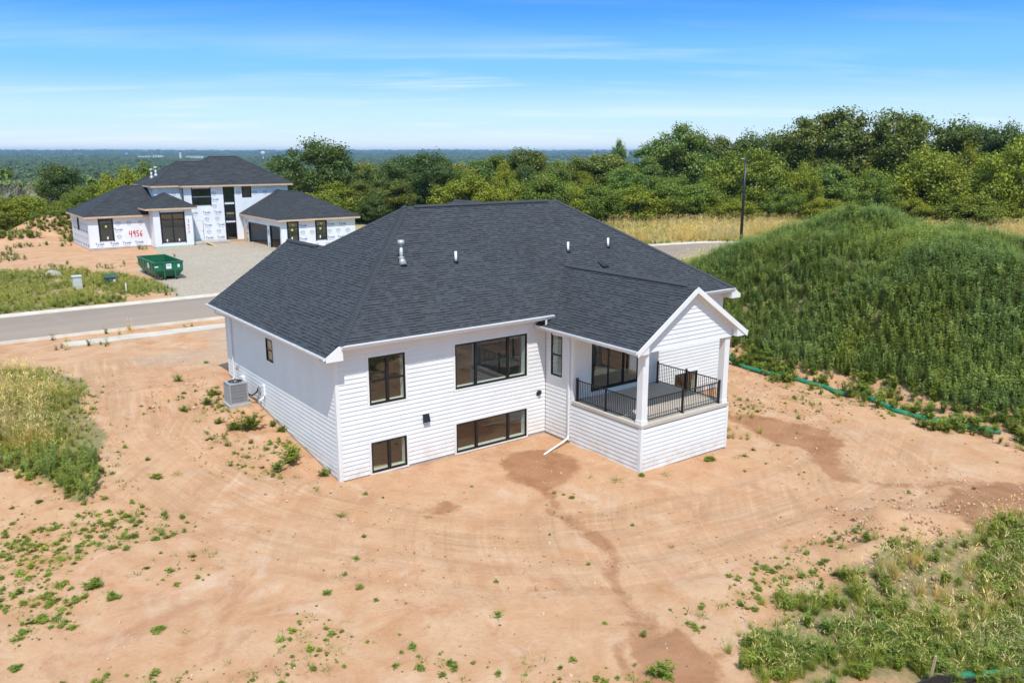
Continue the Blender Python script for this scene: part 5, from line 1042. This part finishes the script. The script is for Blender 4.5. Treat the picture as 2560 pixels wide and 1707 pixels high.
ORD += [t_ + '-' + o_ for t_ in ('twenty', 'thirty', 'forty') for o_ in ORD[:9]]
KN = {0: ('broadleaf_tree', 'dark green broadleaf tree'), 1: ('bushy_tree', 'bushy yellow-green tree'), 2: ('poplar_tree', 'pale green poplar-like tree'), 3: ('olive_tree', 'olive tree with rusty tints'), 4: ('bare_tree', 'bare grey leafless tree')}
KN[3] = ('rusty_tree', 'olive green tree with rusty tints')
zone = lambda t:  'left of the unfinished house' if t[0] < 20 and t[0] < t[1] * .2 + 1 else ('of the tree line')
def bear(t): return math.atan2((t[0] - CX) * FY - (t[1] - CY) * FX, (t[0] - CX) * FX + (t[1] - CY) * FY)
cnt = {}
for t in sorted(TREES, key=bear):
    x, y, g, h, r, ty = t; nm, desc = KN[ty]; g = float(terrain(x, y, False)); zn = zone(t); k = cnt.get((ty, zn), 0); cnt[(ty, zn)] = k + 1
    lab = '%s %s, %s such from the left' % (desc, zn, ORD[k])
    if abs(x - 36.2) < .1 and abs(y - 81.2) < .1: lab = 'largest dark green tree rising behind the unfinished house roof'
    root = tag(empty(nm, (x, y, g), 0), lab, 'tree', {'left of the unfinished house': 'trees left of the unfinished house'}.get(zn, 'trees of the tree line'))
    rz = random.random() * 6.28
    if ty == 4:
        s_ = h / 8.0; put('branches', DEAD[k % 2], root, (0, 0, 0), (0, 0, rz), (s_ * 1.1, s_ * 1.1, s_)); continue
    pc = PROTO[ty]; cm, tm, ph, pr = pc[random.randrange(len(pc))]; wf = .84 if x > 30 else 1.0; sc = (r * wf / pr, r * wf / pr, h * 1.0 / (ph * .98))
    o = put('crown', cm, root, (0, 0, 0), (0, 0, rz), sc); q = random.choice(TINT[ty]); v = random.uniform(.9, 1.1); o.color = (q[0] * v, q[1] * v, q[2] * v, 1)
    put('trunk', tm, root, (0, 0, 0), (0, 0, rz), (sc[0], sc[0], sc[2]))

# ------------------------------------------------------------------ ground cover: plants scattered as stuff
def blade(mb_v, mb_f, base_, d, L, w, bend, rs, seg=2):
    """a narrow leaf blade"""
    p = np.array(base_, float); d = np.array(d, float) / np.linalg.norm(d); side = np.cross(d, (0, 0, 1.)); side = side / (np.linalg.norm(side) + 1e-6) if np.linalg.norm(side) > .05 else np.array((1., 0, 0)); n0 = len(mb_v)
    hv = np.array((d[0], d[1], 0)); hv = hv / (np.linalg.norm(hv) + 1e-6)
    for i in range(seg + 1):
        f = i / seg; q = p + d * L * f + hv * bend * L * f * f - np.array((0, 0, 1)) * bend * L * f * f * .55; ww = w * (1 - f * .92)
        mb_v.append(q - side * ww); mb_v.append(q + side * ww)
    for i in range(seg): mb_f.append((n0 + 2 * i, n0 + 2 * i + 1, n0 + 2 * i + 3, n0 + 2 * i + 2))
def tuft(seed, n, L, w, spread, bend, mat, heads=0, headmat=None):
    rs = np.random.RandomState(seed); v = []; f = []
    for _ in range(n):
        a = rs.rand() * 6.28; t = rs.rand() * spread; b = (math.cos(a) * .08 * rs.rand(), math.sin(a) * .08 * rs.rand(), -.03)
        blade(v, f, b, (math.cos(a) * t, math.sin(a) * t, 1), L * (.5 + .6 * rs.rand()), w * (.7 + .6 * rs.rand()), bend * rs.rand(), rs)
    nb = len(f)
    for _ in range(heads):
        a = rs.rand() * 6.28; t = .25 * rs.rand(); hgt = L * (1.05 + .35 * rs.rand()); d = np.array((math.cos(a) * t, math.sin(a) * t, 1)); d /= np.linalg.norm(d)
        blade(v, f, (0, 0, 0), d, hgt, w * .5, .05, rs, 1); tip = d * hgt; blade(v, f, tip, d + np.array((math.cos(a), math.sin(a), 0)) * .5, L * .22, w * 2.0, .6, rs, 2)
    me = bpy.data.meshes.new('tuft'); me.from_pydata([tuple(q) for q in v], [], f); me.materials.append(MAT[mat])
    if headmat:
        me.materials.append(MAT[headmat]); me.polygons.foreach_set('material_index', [0] * nb + [1] * (len(f) - nb))
    return me
def weed(seed, h, stems, leaves, leaf, mat, spread=.25, cone=.5, droop=.15, wid=.22):
    """an upright leafy weed"""
    rs = np.random.RandomState(seed); v = []; f = []
    for s_ in range(stems):
        a = rs.rand() * 6.28; t = spread * rs.rand(); d = np.array((math.cos(a) * t, math.sin(a) * t, 1)); d /= np.linalg.norm(d); L = h * (.65 + .4 * rs.rand()); blade(v, f, (0, 0, -.04), d, L, .008, .03, rs, 1)
        for k in range(leaves):
            u_ = rs.rand() ** .8; b = rs.rand() * 6.28; w = leaf * (1.15 - u_ * cone) * (.6 + .8 * rs.rand()); blade(v, f, d * L * (.08 + .92 * u_), (math.cos(b), math.sin(b), .15 + .75 * u_ * rs.rand() - droop * rs.rand()), w, w * wid, .3, rs, 1)
    me = bpy.data.meshes.new('weed'); me.from_pydata([tuple(q) for q in v], [], f); me.materials.append(MAT[mat]); return me
def hidden(me): return bpy.data.objects.new(me.name, me)      # source shapes for scattering, never linked to the scene
def scatter(name, pts, rot, scl, pick, protos, label, cat):
    me = bpy.data.meshes.new(name); me.vertices.add(len(pts)); me.vertices.foreach_set('co', np.asarray(pts, np.float32).ravel())
    at = me.attributes.new('rot', 'FLOAT_VECTOR', 'POINT'); at.data.foreach_set('vector', np.asarray(rot, np.float32).ravel())
    at = me.attributes.new('scl', 'FLOAT_VECTOR', 'POINT'); at.data.foreach_set('vector', np.asarray(scl, np.float32).ravel())
    at = me.attributes.new('pick', 'INT', 'POINT'); at.data.foreach_set('value', np.asarray(pick, np.int32))
    ng = bpy.data.node_groups.new(name, 'GeometryNodeTree'); ng.interface.new_socket('Geometry', in_out='INPUT', socket_type='NodeSocketGeometry'); ng.interface.new_socket('Geometry', in_out='OUTPUT', socket_type='NodeSocketGeometry')
    gi = ng.nodes.new('NodeGroupInput'); go = ng.nodes.new('NodeGroupOutput'); ip = ng.nodes.new('GeometryNodeInstanceOnPoints'); jn = ng.nodes.new('GeometryNodeJoinGeometry')
    for ob in protos:
        oi = ng.nodes.new('GeometryNodeObjectInfo'); oi.inputs['Object'].default_value = ob; oi.inputs['As Instance'].default_value = True; ng.links.new(oi.outputs['Geometry'], jn.inputs[0])
    def na(n, t):
        q = ng.nodes.new('GeometryNodeInputNamedAttribute'); q.data_type = t; q.inputs['Name'].default_value = n; return q.outputs['Attribute']
    ng.links.new(gi.outputs[0], ip.inputs['Points']); ng.links.new(jn.outputs[0], ip.inputs['Instance']); ip.inputs['Pick Instance'].default_value = True
    ng.links.new(na('pick', 'INT'), ip.inputs['Instance Index']); ng.links.new(na('rot', 'FLOAT_VECTOR'), ip.inputs['Rotation']); ng.links.new(na('scl', 'FLOAT_VECTOR'), ip.inputs['Scale']); ng.links.new(ip.outputs[0], go.inputs[0])
    o = put(name, me); md = o.modifiers.new('scatter', 'NODES'); md.node_group = ng
    return tag(o, label, cat, kind='stuff')
def spread(n, box, keep, seed):
    rs = np.random.RandomState(seed); x = box[0] + (box[1] - box[0]) * rs.rand(n); y = box[2] + (box[3] - box[2]) * rs.rand(n); k = keep(x, y) > rs.rand(n); return x[k], y[k], rs
def plantout(name, x, y, rs, protos, smin, smax, label, cat='weeds', tilt=.12, zs=0, weights=None, detail=True, size=None):
    n = len(x); z = terrain(x, y, detail) + zs; rot = np.stack([rs.normal(size=n) * tilt, rs.normal(size=n) * tilt, rs.rand(n) * 6.28], 1); s = (smin + (smax - smin) * rs.rand(n)) if size is None else size
    return scatter(name, np.stack([x, y, z], 1), rot, np.stack([s, s, s * (.85 + .3 * rs.rand(n))], 1), rs.choice(len(protos), n, p=weights), protos, label, cat)
WM = [hidden(weed(i, 1.1, 4, 34, .095, 'weed_mound', .20, .6)) for i in range(4)] + [hidden(weed(9, .9, 6, 28, .10, 'weed_mound', .45, .3))]
WG = [hidden(weed(20 + i, .48, 9, 24, .085, 'weed_green', .75, .3)) for i in range(3)] + [hidden(tuft(33, 44, .40, .007, 1.0, .5, 'weed_green'))]
LOW = [hidden(weed(40 + i, .12, 11, 8, .05, 'weed_green', 2.8, .1, .3)) for i in range(3)] + [hidden(tuft(50 + i, 22, .22, .006, 1.9, .5, 'weed_green')) for i in range(2)]
GG = [hidden(tuft(60 + i, 50, .60, .007, .5, .45, 'grass_green', 5, 'grass_dry')) for i in range(3)]
GD = [hidden(tuft(70 + i, 34, .72, .007, .42, .35, 'grass_dry', 8, 'grass_dry')) for i in range(3)]
hse = lambda x, y, m=.25: ((x > -m) & (x < 22.4) & (y > -.2 - m) & (y < 15.2)) | ((x > 9.9 - m) & (x < 15.15 + m) & (y > -5.95 - m) & (y < 0))
# the mound
x, y, rs = spread(64000, (24.8, 52, -26, 28), lambda x, y: sst(mound(x, y), .25, .8) * (1 - .45 * sst(x, 42, 50))  * (~inpoly(x, y, [(25.5, -5.6), (28.2, -5.2), (28, -7.9), (25.5, -8.2)])), 1)
plantout('mound_weeds', x, y, rs, WM, .6, 1.4, 'tall dense grey-green weeds covering the big earth mound', tilt=.14, weights=[.23, .23, .22, .22, .10], size=(.6 + .5 * rs.rand(len(x))) * (1 + .5 * fbm(x, y, 3.5, 52, 3)))
x, y, rs = spread(2600, (24.6, 30, -16, 8), lambda x, y: np.exp(-((x - 26.6 - fbm(x, y, 2, 3) * 1.5) / 1.1) ** 2) * (.25 + sst(fbm(x, y, 1.8, 14, 3), -.1, .35)), 2)
plantout('mound_foot_weeds', x, y, rs, WG, .6, 1.5, 'green weeds fringing the foot of the mound')
# left patch of tall grass, drier at its left
x, y, rs = spread(8000, (-15, -4, 2, 21), lambda x, y: soft(x, y, P_LEFT, .7) ** 1.5 * (.35 + .65 * sst(fbm(x, y, 3, 8, 3), -.35, .15)), 3)
dry = rs.rand(len(x)) < .36 * sst(-x, 7.6, 9.8) * sst(y, 6, 10) + .07
xe, ye = x[dry], y[dry]; ed = np.where(inpoly(xe, ye, P_LEFT), np.clip(polydist(xe, ye, P_LEFT, True) / 1.4, 0, 1), 0)
plantout('dry_grass', xe, ye, rs, GD, .8, 1.45, 'tall dry straw-coloured grass in the left foreground patch', 'grass', size=(.35 + .65 * ed) * (.7 + .6 * rs.rand(len(xe))))
xe, ye = x[~dry], y[~dry]; ed = np.where(inpoly(xe, ye, P_LEFT), np.clip(polydist(xe, ye, P_LEFT, True) / 1.4, 0, 1), 0)
plantout('tall_grass', xe, ye, rs, GG + WG[:1], .65, 1.25, 'tall green grass in the left foreground patch', 'grass', size=(.3 + .7 * ed) * (.65 + .6 * rs.rand(len(xe))))
x, y, rs = spread(900, (-14, -6.5, 2.6, 7.5), lambda x, y: soft(x, y, [(-10.3, 7.0), (-9.2, 5.4), (-8.5, 4.6), (-8.3, 2.9), (-7.7, 3.4), (-7.3, 6.2), (-9, 7.4)], .4), 4)
plantout('leafy_weeds', x, y, rs, WM[:3] + WG[:3], .4, .85, 'dark leafy weeds along the near edge of the left grass patch')
# bottom right bank
x, y, rs = spread(9000, (3, 20, -25, -13.5), lambda x, y: soft(x, y, P_BR, .9) ** 1.5 * (.12 + sst(fbm(x, y, 2.2, 15, 3), -.30, .10)) * (1 - .85 * inpoly(x, y, [(10.6, -15.5), (11.9, -15.6), (11.2, -17.0), (9.6, -17.2), (9.8, -16.2)])) * (1 - .85 * inpoly(x, y, [(7.0, -15.6), (8.3, -16.1), (7.9, -17.3), (6.7, -16.9)])), 5)
plantout('bank_weeds', x, y, rs, WG + GG, .45, 1.0, 'green weeds and grass on the low bank at bottom right')
x, y, rs = spread(380, (6, 19, -23, -15.5), lambda x, y: soft(x, y, P_BR, .1) * sst(fbm(x, y, 2.0, 16, 2), -.1, .3), 6)
plantout('bank_dry_grass', x, y, rs, GD, .75, 1.15, 'dry seeding grass standing among the bank weeds', 'grass')
# across the street
x, y, rs = spread(16000, (-30, 5, 38.9, 75), lambda x, y: soft(x, y, P_LAWN, .8) * (.12 + sst(fbm(x, y, 5, 12, 3), -.30, .15)) * (~inpoly(x, y, [(-3, 45.2), (-.3, 45.2), (-.3, 46.4), (-3, 46.4)])) * (1 - .75 * sst(y, 52, 62)), 7)
plantout('lawn_weeds', x, y, rs, GG + WG[:1], .45, .95, 'rough green grass and weeds on the verge across the street', 'grass')
x, y, rs = spread(4200, (-30, 12, 52, 92), lambda x, y: .8 * sst(fbm(x, y, 4, 17, 3), .02, .3) * ((x < 4.2) | (y < 71)) * (~inpoly(x, y, P_COURT)), 8)
plantout('lot_weeds', x, y, rs, WG, .6, 1.3, 'scattered green weeds on the bare lot of the unfinished house')
x, y, rs = spread(3000, (-12, 14, 82, 99), lambda x, y: sst(fbm(x, y, 4, 18, 3), -.05, .25), 9)
plantout('heap_weeds', x, y, rs, WG, .8, 1.7, 'green weeds growing on the soil heaps left of the unfinished house')
x, y, rs = spread(700, (-6, 20, 20.5, 28.3), lambda x, y: np.exp(-((y - 26.9) / .7) ** 2) * sst(fbm(x, y, 2, 19, 2), -.05, .2) + .7 * np.exp(-((y - 24.0) / .5) ** 2) * sst(fbm(x, y, 1.6, 20, 2), 0, .25), 10)
plantout('verge_weeds', x, y, rs, WG + GG[:1] + GD[:1], .4, 1.1, 'weeds growing along the near verge and footpath')
# dry field beyond the street and around its bend
fld = lambda x, y: (((y > road_y(x) + 5.2) & (x > 27.5)) | ((x > 43) & (y < road_y(x) - 5.2) & (y > road_y(x) - 30)) | (x > 60) & (y < road_y(x) - 5.2)) * (mound(x, y) < .5) * (np.abs(y - road_y(x)) > 5.2) * ~((x < 31.4) & (y > 59))
x, y, rs = spread(46000, (27, 150, -20, 95), lambda x, y: fld(x, y) * ((x - CX) * FX + (y - CY) * FY < 136) * (((x - CX) * FY - (y - CY) * FX) > -12), 11)
edge = np.abs(np.abs(y - road_y(x)) - 5.6) < 1.2; gr = edge | (fbm(x, y, 7, 22, 3) > .22)
plantout('field_dry_grass', x[~gr], y[~gr], rs, GD, .9, 1.7, 'dry straw-coloured grass field beyond the street', 'grass'); plantout('field_green_grass', x[gr], y[gr], rs, GG + WG[:1], .6, 1.3, 'green tufts along the street edge and in the dry field', 'grass')
# low weeds over the bare soil
def bare(x, y):
    d = .03 * sst(fbm(x, y, 3, 23, 3), 0, .3) + .004
    d = d + .95 * sst(fbm(x, y, 2.0, 24, 4), -.12, .26) * soft(x, y, [(-13, 2.5), (-7.5, 2.6), (-6.4, -1), (-6.2, -4.5), (-5.0, -8.5), (-6.8, -12), (-14, -12)], .8)
    d = d + .40 * sst(fbm(x, y, 1.8, 25, 3), .0, .3) * soft(x, y, [(-6, -7), (-3, -9), (0, -12), (4, -13), (6, -15), (0, -18), (-8, -14)], 1.)
    d = d + .65 * sst(fbm(x, y, 2, 26, 3), -.12, .25) * soft(x, y, [(4.5, -14.6), (7, -13.4), (10, -13.4), (13.5, -14), (12, -16.2), (4, -16.8)], .7)
    d = d + .45 * sst(fbm(x, y, 2, 27, 3), -.05, .3) * soft(x, y, [(16, 1), (18, -2), (21, -4), (25, -13), (26, -14), (26, -4), (24, 3), (17, 6)], .8)
    d = d + .9 * sst(fbm(x, y, 1.6, 28, 3), -.06, .28) * soft(x, y, [(-.3, 12.5), (-4.4, 12), (-4, 6), (-2, 1), (-.4, 1)], .5)
    d = d + .6 * sst(fbm(x, y, 1.5, 71, 3), -.1, .25) * soft(x, y, P_LEFT, 2.0) * ~inpoly(x, y, P_LEFT)
    return np.clip(d, 0, 1) * ~hse(x, y) * (1 - .7 * np.exp(-(polydist(x, y, P_TRACK) / 2.0) ** 2))
x, y, rs = spread(70000, (-14, 27, -21, 16), bare, 12)
sz = .25 + 1.15 * rs.rand(len(x)) ** 3
plantout('low_weeds', x, y, rs, LOW, .5, 1.5, 'small low weeds dotted over the bare soil around the house', size=sz, tilt=.2)
x, y, rs = spread(500, (14.5, 23, -6, 4), lambda x, y: .8 * np.exp(-((x - 18.5 - .3 * y) / 2.0) ** 2) * sst(fbm(x, y, 1.5, 29, 2), -.1, .3) * ~hse(x, y), 13)
plantout('porch_side_grass', x, y, rs, GD + GG, .4, .8, 'thin yellowish grass on the bank right of the porch', 'grass')
# pebbles
bm = bmesh.new(); bmesh.ops.create_icosphere(bm, subdivisions=1, radius=1); me = bpy.data.meshes.new('pebble'); bm.to_mesh(me); bm.free(); me.materials.append(MAT['rock']); PEB = [hidden(me)]
x, y, rs = spread(2600, (-13, 24, -18, 16), lambda x, y: ~hse(x, y) * (.25 + sst(fbm(x, y, 4, 30, 3), -.1, .3)), 14); n = len(x); s = .012 + .035 * rs.rand(n) ** 3
scatter('pebbles', np.stack([x, y, terrain(x, y) + s * .2], 1), rs.rand(n, 3) * 6, np.stack([s, s * .8, s * .6], 1), np.zeros(n), PEB, 'small stones strewn over the bare soil', 'pebbles')
t = NT('clod'); n_ = t.new('ShaderNodeObjectInfo').outputs['Random']; t.fin(t.ramp(n_, [(0, (.40, .22, .12)), (.6, (.53, .33, .20)), (1, (.60, .42, .28))]), .95, 0, .2)
def clodmesh(seed):
    bm = bmesh.new(); bmesh.ops.create_icosphere(bm, subdivisions=1, radius=1); rs = random.Random(seed)
    for v_ in bm.verts: v_.co *= rs.uniform(.65, 1.25)
    me = bpy.data.meshes.new('clod'); bm.to_mesh(me); bm.free(); me.materials.append(MAT['clod']); return hidden(me)
CLD = [clodmesh(i) for i in range(4)]
hp = lambda x, y: sum(np.exp(-((x - a) ** 2 + (y - b) ** 2) / (c * 1.2) ** 2) for a, b, c, d in HEAPS)
x, y, rs = spread(100000, (-13, 27, -21, 17), lambda x, y: ~hse(x, y, .05) * np.clip(.10 * sst(fbm(x, y, 2.5, 63, 4), -.1, .3) + .55 * soft(x, y, [(-.2, 12.4), (-4.4, 12), (-4, 6), (-2, 0), (-.2, 0)], .8) * sst(fbm(x, y, 1.2, 64, 3), -.2, .3) + .8 * hp(x, y) + .22 * soft(x, y, [(15.6, 1), (17, -3), (25, -8), (25.6, -15), (27, -6), (26, 3), (20, 6)], 1.), 0, 1) * (1 - .8 * soft(x, y, P_LEFT, .1)), 15); n = len(x); s = .010 + .055 * rs.rand(n) ** 3.2
scatter('soil_clods', np.stack([x, y, terrain(x, y) + s * .1], 1), rs.rand(n, 3) * 6, np.stack([s * 1.2, s, s * .8], 1), rs.randint(0, 4, n), CLD, 'crumbled clods of dry soil strewn over the bare ground', 'soil clods')
STR = [hidden(tuft(97, 5, .18, .004, 8., .1, 'grass_dry'))]
x, y, rs = spread(4200, (-13, 27, -21, 24), lambda x, y: ~hse(x, y, .05) * sst(fbm(x, y, 3, 65, 4), -.12, .3), 16)
plantout('straw_litter', x, y, rs, STR, .4, 1.2, 'thin dry straw litter scattered on the bare soil', 'straw', tilt=.3)
# weed clumps one can point at
CL = [weed(80 + i, .62, 20, 26, .085, 'weed_green', 1.1, .3) for i in range(3)] + [weed(90 + i, .22, 26, 16, .06, 'weed_green', 2.4, .2) for i in range(2)] + [tuft(95, 60, .45, .007, 1.3, .6, 'weed_green')]
spots = [(-1.5, 10.4, .95, 0, 'leafy weed clump just left of the air conditioner'), (-2.0, 9.5, .8, 1, 'leafy weed clump in front of the air conditioner'), (-1.2, 6.1, 1.6, 2, 'largest leafy weed clump beside the white side wall'), (-1.8, 6.4, 1.0, 0, 'weed clump touching the largest clump by the side wall'), (-1.0, 2.4, 1.5, 1, 'broad weed clump near the bottom corner of the side wall'), (-1.6, 2.1, .9, 2, 'smaller weed clump left of the corner clump'), (-.25, 5.2, .8, 0, 'weed clump against the side wall foundation, middle'), (-.28, .75, .7, 1, 'weed clump against the side wall foundation, near the corner'), (-.3, 6.0, .6, 2, 'weed clump against the side wall foundation, nearest the air conditioner'), (-1.05, -.1, .7, 5, 'upright grassy weed just left of the house corner'),
         (-2.3, 12.8, .8, 0, 'weed clump uphill behind the air conditioner'), (-3.1, 9.0, .7, 1, 'weed clump in the soil bank, leftmost of the middle row'), (-2.2, 7.2, .7, 2, 'weed clump below the air conditioner pad'), (-3.2, 5.0, .6, 3, 'flat weed clump in the middle of the soil bank'), (-5.7, 3.5, 1.2, 3, 'flat brownish weed clump left on the dirt track'), (-5.0, 3.4, .7, 5, 'small grassy tuft on the dirt track'),
         (-1.2, -2.6, .8, 5, 'grass tuft alone in the bare soil below the house corner'), (1.2, -4.4, .5, 5, 'small grass tuft alone below the basement windows'), (8.7, -5.9, .9, 5, 'grass tuft left of the porch corner'), (9.85, -6.15, .8, 3, 'weed clump at the foot of the porch corner'), (10.7, -6.6, .8, 5, 'weed clump just right of the porch corner'), (13.4, -6.5, 1.3, 4, 'flat green weed clump in front of the porch wall'), (14.9, -6.9, .5, 5, 'thin weed tuft right of the porch wall clump'),
         (-9.0, -2.8, 1.5, 3, 'widest flat weed patch in the left foreground'), (-8.7, -3.7, 1.1, 4, 'dense weed patch right of the widest one in the left foreground'), (-10.5, -3.7, 1.1, 4, 'round weed clump at the far left foreground'), (-9.9, -4.6, .8, 3, 'weed clump in the left foreground, lower row'), (-8.1, -6.1, 1.0, 4, 'weed clump near the bottom left corner'), (-3.7, -6.9, .8, 3, 'small dark weed clump in the centre left foreground'), (-11.3, -5.6, .9, 4, 'weed clump in the bottom left corner'), (1.4, -15.2, .9, 1, 'weed clump at the bottom edge beside the damp gully'), (5.0, -16.9, 1.0, 0, 'dense weed clump at the bottom of the right bank'), (6.2, -17.4, .9, 2, 'bushy weed clump above the silt fence')]
for (x, y, s_, k, lab) in spots:
    tag(put('weed_clump', CL[k], None, (x, y, tz(x, y) - .02), (0, 0, random.random() * 6), (s_ * 1.1, s_ * 1.1, s_ * random.uniform(.6, .85))), lab, 'weed', 'weed clumps on the bare soil')
# ------------------------------------------------------------------ woods of the valley, small far houses, haze
FW = []
for i in range(3):
    V, F, C = crown(300 + i, 10, 4.6, 30, 40, .55, 'round', .05); FW.append(hidden(np_mesh('far_crown', V, F, MAT['wood_far'])))
rs = np.random.RandomState(44); PX = []; SC = []
for (d0, d1, n, s0, s1) in ((185, 420, 3200, .7, 1.2), (420, 1000, 8000, .9, 1.5), (1000, 3000, 11000, 1.3, 2.4), (3000, 6500, 9000, 2.2, 4.0), (6500, 11500, 7000, 4, 7)):
    d = np.sqrt(d0 ** 2 + (d1 ** 2 - d0 ** 2) * rs.rand(n)); a = R(-40) + R(80) * rs.rand(n); a = np.where(rs.rand(n) < .35, -np.abs(a), a)
    x = CX + d * (np.cos(a) * FX + np.sin(a) * FY); y = CY + d * (np.cos(a) * FY - np.sin(a) * FX)
    k = fbm(x, y, 260 if d0 < 3000 else 700, 33, 3) > -.28; x, y = x[k], y[k]; s = s0 + (s1 - s0) * rs.rand(len(x)) ** 1.5
    PX.append(np.stack([x, y, terrain(x, y, False) - .4 * s], 1)); SC.append(np.stack([s, s, s * (.75 + .3 * rs.rand(len(x))) * (1 if d0 < 3000 else .45)], 1))
PX = np.concatenate(PX); SC = np.concatenate(SC); n = len(PX)
scatter('valley_woods', PX, np.stack([np.zeros(n), np.zeros(n), rs.rand(n) * 6.28], 1), SC, rs.randint(0, 3, n), FW, 'woodland spreading over the far valley to the horizon', 'woods')
rs = random.Random(8)
hm_ = MB().box(-7, -5, -2, 7, 5, 5).mesh('wall', MAT['white_far']); hr_ = MB().prism([(-7.6, -5.6, 5), (-7.6, 5.6, 5), (-7.6, 0, 8.5)], [(7.6, -5.6, 5), (7.6, 5.6, 5), (7.6, 0, 8.5)]).mesh('roof', MAT['roof_far'])
for k in range(26):
    d = rs.uniform(900, 3600); a = rs.uniform(-31, -2); a = R(a); x = CX + d * (math.cos(a) * FX + math.sin(a) * FY); y = CY + d * (math.cos(a) * FY - math.sin(a) * FX)
    o = tag(empty('far_house', (x, y, base(x, y) + 9), rs.random() * 3), 'tiny pale far-off house among the valley woods', 'house', 'far-off houses in the valley woods'); put('wall', MB().box(-7, -5, -12, 7, 5, 5).mesh('wall', MAT['white_far']) if k == 0 else WALLM, o); put('roof', hr_, o)
    if k == 0: WALLM = o.children[0].data
t = NT('haze'); t.n.remove(t.bs); pv = t.new('ShaderNodeVolumePrincipled'); pv.inputs['Color'].default_value = (.42, .66, .97, 1); pv.inputs['Density'].default_value = .00007; pv.inputs['Anisotropy'].default_value = .0; t.l.new(pv.outputs[0], t.out.inputs['Volume'])
hz = MB().box(-16500, -16500, -90, 16500, 16500, 62).build('haze', MAT['haze']); tag(hz, 'pale blue summer haze over the far valley', 'haze', kind='stuff')
